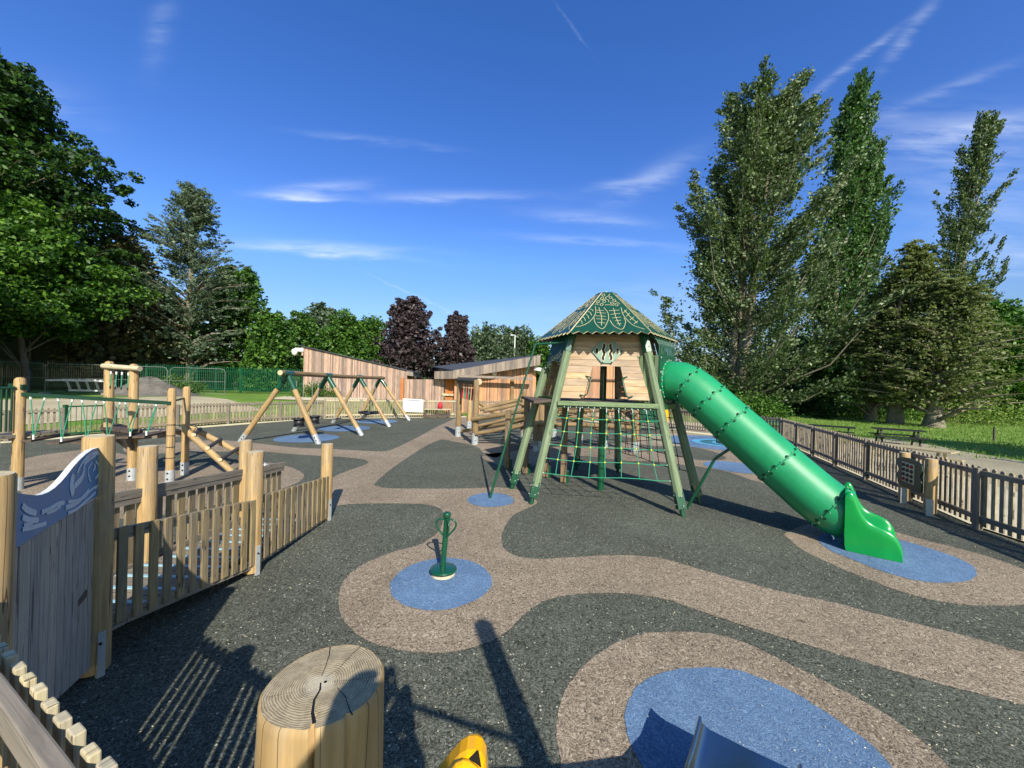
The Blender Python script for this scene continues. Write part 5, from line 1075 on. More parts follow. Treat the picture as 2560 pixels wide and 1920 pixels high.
# ------------------------------------------------------------------ swings
sw = thing('swing_set', (-7.85, 13.6, 0), 'long wooden swing frame with four A-shaped leg pairs and green brackets', 'swing frame')
SY = [13.45, 16.35, 19.75, 22.9]; SX = -7.85; SZ = 2.46
def swings():
    mb = MB(); mb.path([(SX, 13.0, SZ + .02), (SX + .02, 18, SZ - .02), (SX + .05, 23.4, SZ)], .088, M['log'], 16, capmat=M['postend']); mb.build('crossbar', sw)
    feet = [((-9.58, 13.65), (-6.80, 13.62)), ((-9.45, 16.75), (-6.2, 16.0)), ((-9.40, 20.3), (-6.1, 19.3)), ((-9.25, 23.4), (-6.02, 22.7))]
    for k, (a, b) in enumerate(feet):
        y = SY[k]; top = Vector((SX, y, SZ - .03))
        for (x, yy) in (a, b):
            f = Vector((x, yy, 0)); mb = MB(); d = (top - f).normalized(); e = f + d * (top - f).length * .86; mb.path([f + d * .2, e], [.092, .088], M['post'], 14, capmat=M['postend']); lg = mb.build('leg', sw)
            mb = MB(); mb.path([f - d * .03, f + d * .36], .097, M['steel'], 14)
            for s in (.14, .26): mb.ball(f + d * s + Vector((.02, -.095, 0)), .022, M['blackplastic'], 6)
            mb.build('leg_shoe', lg); mb = MB(); mb.path([e - d * .2, top - d * .03], .1, M['green'], 12); mb.build('leg_socket', lg)
        mb = MB(); mb.path([(SX, y - .28, SZ), (SX, y + .28, SZ)], .104, M['green'], 14); mb.build('bar_sleeve', sw)
    def chain(t, x, y, z0, z1, x2=None, y2=None):
        mb = MB(); mb.path([(x, y, z0), (x2 if x2 is not None else x, y2 if y2 is not None else y, z1)], .007, M['steel'], 5); mb.build('chain', t)
    labs = ['black cradle swing seat hanging nearest the camera', 'black cradle swing seat, second along the crossbar', 'black flat swing seat, third along the crossbar', 'black flat swing seat over the middle blue circle']
    for i, y in enumerate((14.25, 15.35, 17.35, 18.7)):
        t = thing('hanging_swing', (SX, y, .5), labs[i], 'swing seat', 'swing seats'); z = .52
        for s in (-.24, .24): chain(t, SX, y + s, SZ - .08, z + .3 if i < 2 else z, y2=y + s * .85)
        mb = MB()
        if i < 2:
            for (zz, r) in ((z + .28, .2), (z + .02, .17)): mb.path([(SX + r * math.cos(a), y + r * 1.15 * math.sin(a), zz) for a in [6.283 * j / 14 for j in range(15)]], .028, M['blackplastic'], 6, cap=False)
            mb.lathe([(.02, z), (.16, z + .01), (.185, z + .26), (.17, z + .26), (.15, z + .03), (.02, z + .03)], SX, y, M['blackplastic'], 12)
        else: mb.beam((SX, y - .25, z), (SX, y + .25, z), .18, .035, M['blackplastic'])
        mb.build('seat', t)
    t = thing('basket_swing', (SX, 21.3, .5), 'round black basket swing at the far end of the swing frame', 'basket swing')
    for a in (0, 1.57, 3.14, 4.71): chain(t, SX, 21.3 + (.55 if math.sin(a + .7) > 0 else -.55), SZ - .08, .55, x2=SX + .5 * math.cos(a + .7), y2=21.3 + .5 * math.sin(a + .7))
    mb = MB(); mb.path([(SX + .56 * math.cos(a), 21.3 + .56 * math.sin(a), .52) for a in [6.283 * j / 24 for j in range(25)]], .05, M['blackplastic'], 8, cap=False); mb.build('rim', t); mb = MB()
    for i in range(-4, 5):
        w = math.sqrt(.5 ** 2 - (i * .12) ** 2) if abs(i * .12) < .5 else .1
        for q in (0, 1):
            a = Vector((SX + i * .12, 21.3 - w, .5)) if q == 0 else Vector((SX - w, 21.3 + i * .12, .49)); b = Vector((SX + i * .12, 21.3 + w, .5)) if q == 0 else Vector((SX + w, 21.3 + i * .12, .49)); mb.path([a, (a + b) / 2 + Vector((0, 0, -.09)), b], .012, M['blackplastic'], 5)
    mb.build('net', t)
swings()

# ------------------------------------------------------------------ spinner
def spinner():
    x, y = -.762, 4.59; t = thing('spinner', (x, y, 0), 'green standing spinner with a round foot disc and looped handles on the blue circle', 'spinner')
    top = Vector((x + .03, y, .735)); mb = MB(); mb.path([(x - .01, y, .05), top - Vector((0, 0, .04))], [.033, .034], M['green'], 16); mb.build('pole', t)
    mb = MB(); mb.lathe([(.01, .055), (.15, .055), (.158, .06), (.16, .072), (.155, .08), (.12, .083), (.033, .09), (.01, .09)], x, y, M['green'], 40); mb.build('foot_disc', t)
    mb = MB(); mb.lathe([(.14, .01), (.115, .045), (.05, .05)], x, y, M['sand'], 30); mb.build('base', t)
    mb = MB(); mb.lathe([(.01, .69), (.045, .692), (.047, .70), (.047, .738), (.04, .748), (.01, .75)], x + .027, y, M['green'], 20); mb.build('cap', t)
    for an in (3.1, -.15, -1.15):
        d = Vector((math.cos(an), math.sin(an), 0)); c0 = Vector((x + .02, y, 0)); mb = MB(); z = Vector((0, 0, 1))
        mb.path([c0 + z * .665 + d * .02, c0 + z * .668 + d * .07, c0 + z * .655 + d * .105, c0 + z * .625 + d * .122, c0 + z * .59 + d * .12, c0 + z * .55 + d * .098, c0 + z * .46 + d * .02], .0115, M['green'], 10); mb.build('handle', t)
spinner()

# ------------------------------------------------------------------ helpers for posts
def round_post(mb, p, z1, r, mat='post', end='postend', dome=False, z0=0.):
    p = Vector((p[0], p[1], 0)); Z = Vector((random.uniform(-.008, .008), random.uniform(-.008, .008), 1)); rr = r * random.uniform(.97, 1.03)
    if dome: mb.path([p + Z * z0, p + Z * (z1 - r * .8), p + Z * (z1 - r * .35), p + Z * (z1 - r * .1), p + Z * z1], [rr * 1.03, rr, rr * .85, rr * .6, rr * .25], M[mat], 18, capmat=M[mat])
    else: mb.path([p + Z * z0, p + Z * (z1 - .012), p + Z * z1], [rr * 1.03, rr, rr * .93], M[mat], 22, capmat=M[end])
def shoe(parent, p, r, h=.28, bolts=True, mat='steel'):
    mb = MB(); p = Vector((p[0], p[1], 0)); mb.path([p, p + Vector((0, 0, h))], r * 1.07, M[mat], 14)
    if bolts:
        for z in (h * .4, h * .8): mb.ball(p + Vector((r * .25, -r * 1.05, z)), .02, M['blackplastic'], 6)
    mb.build('shoe', parent)
def PL(px, py, A, B):
    """image ray met with the upright plane through A and B (ground points)"""
    d = ray(px, py); nx, ny = -(B[1] - A[1]), (B[0] - A[0]); t = (A[0] * nx + A[1] * ny) / (d.x * nx + d.y * ny)
    return Vector((d.x * t, d.y * t, EYE + d.z * t))

# ------------------------------------------------------------------ ramp, deck and wave panel at the left
LP = Vector((-2.2, 1.6, 0)); WP = Vector((-3.15, 2.95, 0)); CP = Vector((-2.99, 4.51, 0)); EP = Vector((-3.0, 6.30, 0)); FP = Vector((-.272, .585, 0))
def build_ramp():
    DZ = .75
    dk = thing('deck', (-1, 0, 0), 'raised timber deck the photograph was taken from', 'deck')
    mb = MB(); mb.prism([(-.4, .42, DZ - .05), (LP.x, LP.y - .12, DZ - .05), (-3.0, 2.75, DZ - .05), (-4.1, 2.75, DZ - .05), (-4.1, -1.6, DZ - .05), (1.15, -1.6, DZ - .05), (1.15, -.3, DZ - .05), (.5, .3, DZ - .05), (-.05, .5, DZ - .05)], (0, 0, .05), M['deck']); mb.build('deck_boards', dk)
    mb = MB(); mb.beam((-.4, .42, DZ - .15), (LP.x, LP.y, DZ - .15), .05, .2, M['board']); mb.build('deck_beam', dk)
    rp = thing('ramp', (-3.55, 4.5, 0), 'sloping timber ramp with pale blue strips between the two picket rails', 'ramp')
    mb = MB(); n = 26
    def rz(y): return max(.0, lerp(.30, .02, (y - 2.95) / 3.3))
    for i in range(n):
        y0 = 2.8 + i * 3.5 / n; mb.beam((-4.03, y0, rz(y0)), (-3.09, y0, rz(y0)), 3.5 / n - .012, .03, M['board'], side=Vector((0, 1, -.09)))
    mb.build('ramp_boards', rp); mb = MB()
    for i in range(0, n, 2): y0 = 2.8 + (i + .5) * 3.5 / n; mb.beam((-4.0, y0, rz(y0) + .02), (-3.12, y0, rz(y0) + .02), .045, .008, M['bluestrip'], side=Vector((0, 1, -.09)))
    mb.build('grip_strips', rp)
    # round posts
    data = [(CP, 1.43, 'round honey-coloured post between the two picket panels of the ramp, second from the far end', .087, True), (EP, 1.24, 'round honey-coloured post at the far lower end of the ramp, casting a short shadow', .09, True),
            (WP, 1.82, 'round post against the right edge of the blue wave panel', .09, True), (LP, AT(20, 1190, 1.6).z, 'round post at the left edge holding the wave panel', .085, False),
            (Vector((-4.1, 4.36, 0)), AT(373, 1115, 4.36).z, 'round post in the rear rail of the ramp, right of the wave panel post', .087, False), (Vector((-4.12, 5.98, 0)), AT(620, 1101, 5.98).z, 'round post just behind the middle ramp post, in the far rail', .085, False)]
    for (p, h, lab, r, sh) in data:
        t = thing('ramp_post', p, lab, 'post', 'round posts of the ramp'); mb = MB(); round_post(mb, p, h, r, z0=.03); mb.build('post', t)
        if sh: m2 = MB(); q = p + Vector((r * .9, -r * .35, 0)); m2.beam(q, q + Vector((0, 0, .34)), .045, .03, M['steel'], side=Vector((.4, 1, 0))); m2.ball(q + Vector((.02, -.02, .26)), .012, M['blackplastic'], 5); m2.build('post_bracket', t)
    def rail_panel(lab, a, b, za0, za1, zb0, zb1, n, wout, mat='picket', railtop=False, side=1):
        a = Vector(a); b = Vector(b); t = thing('ramp_railing', (a.x, a.y, 0), lab, 'railing', 'picket railings of the ramp'); d = (b - a).normalized(); nr = Vector((d.y, -d.x, 0)) * side; mb = MB(); ln = (b - a).length
        for i in range(n):
            f = (i + .5) / n; p = a.lerp(b, f); z0, z1 = lerp(za0, zb0, f), lerp(za1, zb1, f); q = p + nr * .03
            w = ln / n * wout; mb.beam((q.x, q.y, z0 + .04 + random.uniform(-.004, .004)), (q.x, q.y, z1 + random.uniform(-.004, .004)), w, .024, M[mat], side=d)
        mb.build('pickets', t, bevel=.003); mb = MB()
        mb.beam((a.x, a.y, za0 + .05), (b.x, b.y, zb0 + .05), .035, .1, M['board']); mb.beam((a.x, a.y, za1 - .055), (b.x, b.y, zb1 - .055), .035, .09, M['board'])
        mb.build('rails', t)
        if railtop:
            mb = MB(); mb.beam((a.x, a.y, za1 + .01), (b.x, b.y, zb1 + .01), .05, .085, M['board']); mb.build('scalloped_rail', t)
    rail_panel('nearer picket panel of the ramp, half in shade, beside the wave panel post', WP + Vector((.02, .08, 0)), CP + Vector((.03, -.02, 0)), .28, 1.08, .08, .88, 12, .56)
    rail_panel('farther picket panel of the ramp, fully sunlit, ending at the last post', CP + Vector((.03, .08, 0)), EP + Vector((.03, -.02, 0)), .09, .9, .02, .72, 12, .62)
    rail_panel('short rear picket panel seen between the two round posts by the wave', (-4.1, 2.95, 0), (-4.1, 4.27, 0), .25, 1.1, .12, .98, 8, .62, 'picket', True, -1)
    rail_panel('rear picket panel with a wavy top rail, behind the middle ramp post', (-4.1, 4.45, 0), (-4.12, 5.9, 0), .12, .97, .05, .83, 9, .62, 'picket', True, -1)
    rail_panel('low end of the rear picket run behind the farther ramp panel', (-4.12, 6.06, 0), (-4.12, 7.0, 0), .05, .8, .02, .72, 6, .62, 'picket', True, -1)
    # wave panel
    wv = thing('wave_panel', (WP.x, WP.y, 0), 'dark board wall topped by a blue curling-wave cutout with white edge', 'play panel')
    Z7 = lambda x, y: (x * .3888, 1080 + y * .3888)
    P = lambda x, y: PL(*Z7(x, y), LP, WP); dn = (WP - LP).normalized(); nr = Vector((dn.y, -dn.x, 0)); nr = nr if nr.dot(-WP) > 0 else -nr
    mb = MB(); nb = 14; D0 = P(-250, 960); k = 0
    ln = (WP - LP).length
    top = lambda s: lerp(P(118, 742).z, P(657, 402).z, (s - s0) / (s1 - s0)); s_of = lambda p: (p - LP).dot(dn)
    s0, s1 = s_of(P(118, 742)), s_of(P(657, 402)); sb1, zb1 = s_of(P(600, 1500)), P(600, 1500).z; sb0, zb0 = s_of(P(430, 1659)), P(430, 1659).z
    for i in range(nb):
        a = lerp(.0, s1, i / nb); b = lerp(.0, s1, (i + 1) / nb) - .007; A = LP + dn * a; B = LP + dn * b; za = max(.03, lerp(zb1, zb0, (sb1 - a) / (sb1 - sb0))); zbb = max(.03, lerp(zb1, zb0, (sb1 - b) / (sb1 - sb0)))
        if a > sb1: za = zbb = zb1 + .0
        za, zbb = min(za, .7), min(zbb, .7)
        mb.prism([Vector((A.x, A.y, za)), Vector((B.x, B.y, zbb)), Vector((B.x, B.y, top(b))), Vector((A.x, A.y, top(a)))], nr * -.028, M['waveboard'], [(a, 0), (b, 0), (b, 1), (a, 1)])
    mb.build('boards', wv)
    crest = [(-160, 330), (-60, 360), (40, 385), (120, 400), (170, 406), (215, 409), (250, 404), (290, 388), (330, 362), (370, 325), (410, 280), (450, 228), (490, 184), (535, 142), (580, 112), (632, 96)]
    poly = [P(x, y) for x, y in crest] + [P(636, 400), P(118, 724), P(-160, 900)]
    mb = MB(); mb.prism([p + nr * .012 for p in poly], nr * -.03, M['blueboard'], side=M['white']); bp = mb.build('wave_board', wv)
    mb = MB(); Z1 = lambda x, y: PL(x * .2893, 850 + y * .2893, LP, WP) + nr * .0135
    st = [([(600, 1320), (590, 1250), (600, 1190)], 22), ([(620, 1260), (680, 1190), (700, 1120)], 16), ([(640, 1150), (680, 1070), (740, 1000), (820, 970)], 7), ([(690, 1150), (700, 1090), (740, 1040), (800, 1000)], 6), ([(700, 1070), (760, 1000), (830, 985)], 5), ([(740, 1180), (735, 1120), (770, 1060)], 5),
          ([(800, 1200), (830, 1150), (830, 1090), (800, 1050)], 6), ([(760, 1230), (745, 1200), (750, 1180)], 5), ([(330, 1490), (400, 1460), (470, 1420), (520, 1410)], 9), ([(370, 1500), (430, 1480), (490, 1440)], 6), ([(540, 1450), (620, 1420), (690, 1360), (740, 1300)], 10), ([(560, 1500), (640, 1460), (720, 1390), (800, 1320)], 7),
          ([(700, 1370), (760, 1300), (820, 1260)], 6), ([(560, 1400), (620, 1395), (660, 1380)], 7), ([(160, 1440), (200, 1475), (270, 1500)], 11), ([(160, 1540), (220, 1560), (290, 1560)], 10), ([(160, 1640), (220, 1630), (290, 1610), (360, 1590)], 8), ([(170, 1600), (240, 1600)], 6), ([(840, 1060), (846, 1110), (840, 1150)], 4), ([(780, 1130), (800, 1100), (790, 1080)], 6), ([(800, 1290), (835, 1240)], 5)]
    for q, w in st:
        q = catmull3([Z1(x, y) for x, y in q]); ribbon(mb, q, w * .2893 * 2.5 / FPX * 1.9, M['wave'], nr * .002)
    mb.build('wave_engraving', bp)
def catmull3(P, n=4):
    if len(P) < 3: return P
    out = []; m = len(P)
    for i in range(m - 1):
        p0, p1, p2, p3 = (P[max(0, min(m - 1, i + k))] for k in (-1, 0, 1, 2))
        for j in range(n): t = j / n; out.append(.5 * (2 * p1 + (p2 - p0) * t + (2 * p0 - 5 * p1 + 4 * p2 - p3) * t * t + (3 * p1 - p0 - 3 * p2 + p3) * t ** 3))
    return out + [P[-1]]
M['bluestrip'] = mplain('pale_blue_strip', c('#9cc4d4'), .6, .1, 10)
build_ramp()
# near railing with picket tops, foreground post
def near_rail():
    a = Vector((LP.x + .05, LP.y - .11, 0)); b = Vector((-.42, .61, 0)); ZT = 1.46; a -= Vector((.023, .047, 0)); b -= Vector((.023, .047, 0))
    t = thing('deck_railing', (a.x, a.y, .7), 'picket railing at the bottom left corner, its sunlit square picket tops beyond a grey rail', 'railing'); d = (b - a).normalized(); nr = Vector((-d.y, d.x, 0)); nr = nr if nr.y > 0 else -nr
    mb = MB(); n = 22; ln = (b - a).length
    for i in range(n):
        p = a + d * ln * (i + .5) / n + nr * .052; z = ZT - .005 + random.uniform(-.006, .006); mb.beam((p.x, p.y, .55), (p.x, p.y, z), ln / n * .52, .024, M['pale'], side=d)
    mb.build('pickets', t, bevel=.004)
    mb = MB(); mb.beam((a.x, a.y, ZT - .03), (b.x, b.y, ZT - .03), .036, .07, M['board']); mb.build('top_rail', t, bevel=.006)
    mb = MB()
    for i in range(n):
        p = a + d * ln * (i + .5) / n - nr * .034; mb.beam((p.x, p.y, .78), (p.x, p.y, ZT - .075), ln / n * .56, .014, M['post'], side=d)
    mb.build('inner_boards', t)
    zt = 1.84; lg = thing('log_post', FP, 'large cracked round post in the foreground, its sawn top showing growth rings', 'post'); r = .0865; mb = MB()
    prof = []; n = 200; rows = []
    def rad(j, z): 
        a = 6.28318 * j / n; k = 1 + .010 * math.sin(3 * a + z * 2) + .008 * math.sin(7 * a + z * 9) + .004 * math.sin(13 * a + z * 21); 
        dc = min(abs(a - CRK), 6.283 - abs(a - CRK)); dc2 = min(abs(a - CRK2), 6.283 - abs(a - CRK2))
        wz = .035 * (.35 + .65 * max(0, min(1, (z - .9) / .9))) ; dc = max(0, abs(a - CRK - .012 * math.sin(z * 19) - .006 * math.sin(z * 53))); return r * (k - .35 * max(0, 1 - dc / wz)) - (r * .07 * max(0, 1 - dc2 / .06) if z > zt - .22 else 0)
    CRK = 4.97; CRK2 = 5.5
    for z, kk in [(.3, 1.05), (.8, 1.04), (1.2, 1.03)] + [(1.3 + .02 * q, 1.03 - .0008 * q) for q in range(24)] + [(zt - .05, 1.005), (zt - .012, 1.0), (zt - .004, .985), (zt, .95)]:
        rows.append([(FP.x + rad(j, z) * kk * math.cos(6.28318 * j / n), FP.y + rad(j, z) * kk * math.sin(6.28318 * j / n), z) for j in range(n)])
    mb.grid(rows, M['post'], lambda i, j: (j / n * 6.283 * r * 1.0, rows[i][0][2]), closed=True); mb.build('post_body', lg)
    mb = MB(); rings = []
    for k in (1., .8, .6, .4, .2, .03): rings.append([(FP.x + (x - FP.x) * k, FP.y + (y - FP.y) * k, zt - .0015 * math.sin(k * 9)) for x, y, _ in rows[-1]])
    mb.grid(rings, M['ring'], closed=True); mb.build('end_grain', lg)
    # drying cracks across the sawn face
    mb = MB(); px, py = FP.x - .006, FP.y - .004
    def crack(pts, w0):
        q = [Vector((px + x, py + y, zt + .0022)) for x, y in pts]; L_, R_ = [], []
        for i, p in enumerate(q):
            dd = (q[min(i + 1, len(q) - 1)] - q[max(i - 1, 0)]).normalized(); s = Vector((-dd.y, dd.x, 0)); w = w0 * (.4 + .6 * i / (len(q) - 1)); L_.append(p + s * w); R_.append(p - s * w)
        mb.grid([L_, R_], M['black'], smooth=False)
    ex, ey = .075 * math.cos(CRK), .075 * math.sin(CRK); crack([(.001, -.001), (ex * .2 + .003, ey * .2), (ex * .45 - .001, ey * .45), (ex * .75 + .002, ey * .75), (ex + .008, ey + .002)], .0021)
    crack([(-.004, .012), (-.008, .035), (-.014, .058), (-.022, .078)], .0007); crack([(.004, .01), (.016, .03), (.021, .055), (.03, .083)], .0005); crack([(.03, -.01), (.045, -.022), (.052, -.028)], .0008)
    crack([(.052, -.03), (.065, -.048), (.072, -.056)], .001); crack([(.02, .002), (.05, .006), (.08, .014)], .0004); crack([(-.03, -.02), (-.06, -.03)], .0003)
    mb.build('cracks', lg)
M['ring'] = mrings('end_grain_rings', (-.006, -.004))
near_rail()
def yellow_and_slide():
    Y = .85; pts = [(985, 2140), (1030, 2010), (1085, 1925), (1128, 1868), (1155, 1838), (1172, 1828), (1192, 1826), (1208, 1834), (1217, 1852), (1221, 1890), (1223, 2140)]
    t = thing('slide_handhold', AT(1130, 2140, Y), 'rounded yellow plastic handhold poking up at the bottom edge', 'handhold')
    poly = [AT(x, y, Y) for x, y in pts]; mb = MB(); mb.prism(poly, (.0, -.055, .0), M['yellow']); mb.build('fin', t, bevel=.012)
    mb = MB(); q = [AT(x, y, Y - .057) for x, y in [(1085, 2000), (1118, 1925), (1140, 1898), (1158, 1890), (1176, 1894), (1200, 1912), (1205, 2000)]]; mb.prism(q, (0, -.018, 0), M['yellow']); mb.build('grip_bulge', t, bevel=.008)
    q = [AT(x, y, Y - .0565) for x, y in [(1172, 1899), (1196, 1880), (1203, 1920), (1188, 1908)]]; mb = MB(); mb.prism(q, (0, .004, 0), M['black']); mb.build('grip_slot', t)
    a = G(1747, 1796, .3); b = G(2006, 1920, .3); e = (a + b) / 2; wv = (b - a).normalized(); bk = Vector((wv.y, -wv.x, 0)); bk = bk if bk.y < 0 else -bk; hw = (b - a).length / 2
    t = thing('metal_slide', e, 'stainless steel slide chute ending over the large blue patch at the bottom', 'slide'); mb = MB(); path = [(0, .265), (.25, .26), (.5, .30), (.9, .50), (1.5, .83), (1.85, .88)]
    rows = []
    for s, z in path: rows.append([e + bk * s + wv * x + Vector((0, 0, z - .3 + h)) + Vector((0, 0, .0)) for x, h in ((-hw, .05), (-hw + .012, .055), (-hw + .02, .02), (-hw + .06, .0), (0, -.003), (hw - .06, 0), (hw - .02, .02), (hw - .012, .055), (hw, .05), (hw, -.03), (-hw, -.03))])
    mb.grid([[Vector((p.x, p.y, p.z - e.z + .3)) for p in r] for r in rows], M['ss'], closed=True); mb.build('chute', t)
    mb = MB(); mb.beam((e + bk * .25 + Vector((0, 0, -.3))), (e + bk * .25 + Vector((0, 0, -.06))), .3, .05, M['steel'], side=wv); mb.build('foot', t)
    # tall posts and bar of the play unit behind the camera (only their shadows fall in the picture)
    for (x, y, h, lab) in ((1.1, -.42, 3.02, 'tall round post behind the viewpoint, its long shadow reaching past the spinner circle'), (-1.36, .58, 1.86, 'round deck post just outside the left edge of the photo'), (.25, -.95, 2.3, 'short round post behind the viewpoint, beside the person')):
        if y > 0: p_ = Vector((x - .02, y + .12, 0))
        else: p_ = Vector((x, y, 0))
        q = thing('deck_post', p_, lab, 'post', 'posts of the deck outside the photo'); mb = MB(); round_post(mb, p_, h, .088); mb.build('post', q)
    g = thing('guard_rail', (1.1, -.42, 2.1), 'green guard bar running from the tall post behind the viewpoint', 'rail'); mb = MB(); mb.path([(1.1, -.42, 2.12), (.28, -.2, 2.16), (.1, -.25, 2.1)], .022, M['green'], 8); mb.path([(1.15, -.42, 1.75), (2.0, -.5, 1.72)], .022, M['green'], 8); mb.build('bar', g)
yellow_and_slide()

# ------------------------------------------------------------------ person holding the phone (behind the lens; only the shadow shows)
def person():
    P = dict(pel=(.12, -.5, 1.62), sp1=(.12, -.49, 1.78), sp2=(.12, -.47, 1.98), neck=(.12, -.45, 2.13), nk=(.12, -.44, 2.2), h1=(.12, -.41, 2.27), h2=(.12, -.40, 2.38),
        ls=(-.06, -.45, 2.08), le=(-.13, -.29, 1.90), lw=(-.065, -.10, 2.13), rs=(.30, -.45, 2.08), re=(.36, -.29, 1.90), rw=(.16, -.10, 2.13),
        lh=(.03, -.5, 1.55), lk=(.01, -.47, 1.18), la=(.0, -.52, .84), lt=(-.01, -.38, .79), rh=(.21, -.5, 1.55), rk=(.23, -.47, 1.18), ra=(.24, -.52, .84), rt=(.26, -.38, .79))
    E = [('pel', 'sp1'), ('sp1', 'sp2'), ('sp2', 'neck'), ('neck', 'nk'), ('nk', 'h1'), ('h1', 'h2'), ('neck', 'ls'), ('ls', 'le'), ('le', 'lw'), ('neck', 'rs'), ('rs', 're'), ('re', 'rw'), ('pel', 'lh'), ('lh', 'lk'), ('lk', 'la'), ('la', 'lt'), ('pel', 'rh'), ('rh', 'rk'), ('rk', 'ra'), ('ra', 'rt')]
    RD = dict(pel=.14, sp1=.13, sp2=.15, neck=.09, nk=.055, h1=.085, h2=.09, ls=.065, le=.045, lw=.028, rs=.065, re=.045, rw=.028, lh=.09, lk=.06, la=.045, lt=.04, rh=.09, rk=.06, ra=.045, rt=.04)
    t = thing('person', (.12, -.5, .75), 'person holding up a phone, seen only by the shadow beside the cracked post', 'person')
    def skin(nm, keys, edges, rad, mat, root):
        me = bpy.data.meshes.new(nm); ks = list(keys); me.from_pydata([tuple(Vector(keys[k]) - t.location) for k in ks], [(ks.index(a), ks.index(b)) for a, b in edges], []); me.materials.append(mat)
        o = bpy.data.objects.new(nm, me); COL.objects.link(o); o.parent = t; sk = o.modifiers.new('skin', 'SKIN'); lay = me.skin_vertices[0].data if me.skin_vertices else None
        if lay is None: 
            bpy.context.view_layer.objects.active = o; bpy.ops.object.select_all(action='DESELECT') if bpy.ops.object.select_all.poll() else None; bpy.ops.mesh.customdata_skin_add(); lay = me.skin_vertices[0].data
        for i, k in enumerate(ks): lay[i].radius = (rad[k],) * 2; lay[i].use_root = (k == root)
        sb = o.modifiers.new('sub', 'SUBSURF'); sb.levels = 2; sb.render_levels = 2; return o
    skin('body', P, E, RD, M['cloth'], 'pel')
    mb = MB(); mb.ball((.12, -.395, 2.37), .098, M['skin'], 16, 1.25); mb.ball((.12, -.29, 2.36), .016, M['skin'], 8, 1.4)
    for s in (-1, 1): mb.ball((.12 + s * .097, -.4, 2.36), .022, M['skin'], 8, 1.4); mb.ball((.12 + s * .033, -.305, 2.385), .011, M['black'], 8)
    mb.beam((.095, -.303, 2.315), (.145, -.303, 2.315), .012, .01, M['red']); mb.build('head', t)
    mb = MB(); mb.ball((.12, -.42, 2.40), .108, M['hair'], 16, 1.15); mb.build('hair', t)
    for s, w in ((-1, P['lw']), (1, P['rw'])):
        K = {'w': w}; EE = []; RR = {'w': .026}; b = Vector(w) + Vector((-s * .02, .045, .03)); K['p'] = tuple(b); RR['p'] = .03; EE.append(('w', 'p'))
        cx = .045 + s * .075
        for i in range(4):
            z = 2.27 + .005 - i * .026 + .02; a = Vector((cx + s * .012, -.045, z - .01)); m = Vector((cx - s * .005, -.022, z)); e = Vector((cx - s * .035, -.018, z + .002))
            for nm, p, r_ in (('a', a, .0095), ('m', m, .0085), ('e', e, .0075)): K[nm + str(i)] = tuple(p); RR[nm + str(i)] = r_
            EE += [('p', 'a' + str(i)), ('a' + str(i), 'm' + str(i)), ('m' + str(i), 'e' + str(i))]
        K['t1'] = (cx - s * .01, -.085, 2.21); K['t2'] = (cx - s * .035, -.07, 2.225); RR['t1'] = .011; RR['t2'] = .009; EE += [('p', 't1'), ('t1', 't2')]
        skin('hand', K, EE, RR, M['skin'], 'p')
    ph = thing('phone', (.045, -.045, 2.26), 'black phone held up in both hands', 'phone'); mb = MB(); mb.beam((-.035, -.05, 2.27), (.125, -.05, 2.27), .009, .078, M['black'], side=Vector((0, 1, 0))); mb.build('case', ph, bevel=.003); mb = MB(); mb.beam((-.03, -.0562, 2.27), (.12, -.0562, 2.27), .001, .068, M['blackplastic'], side=Vector((0, 1, 0))); mb.build('screen', ph)
person()

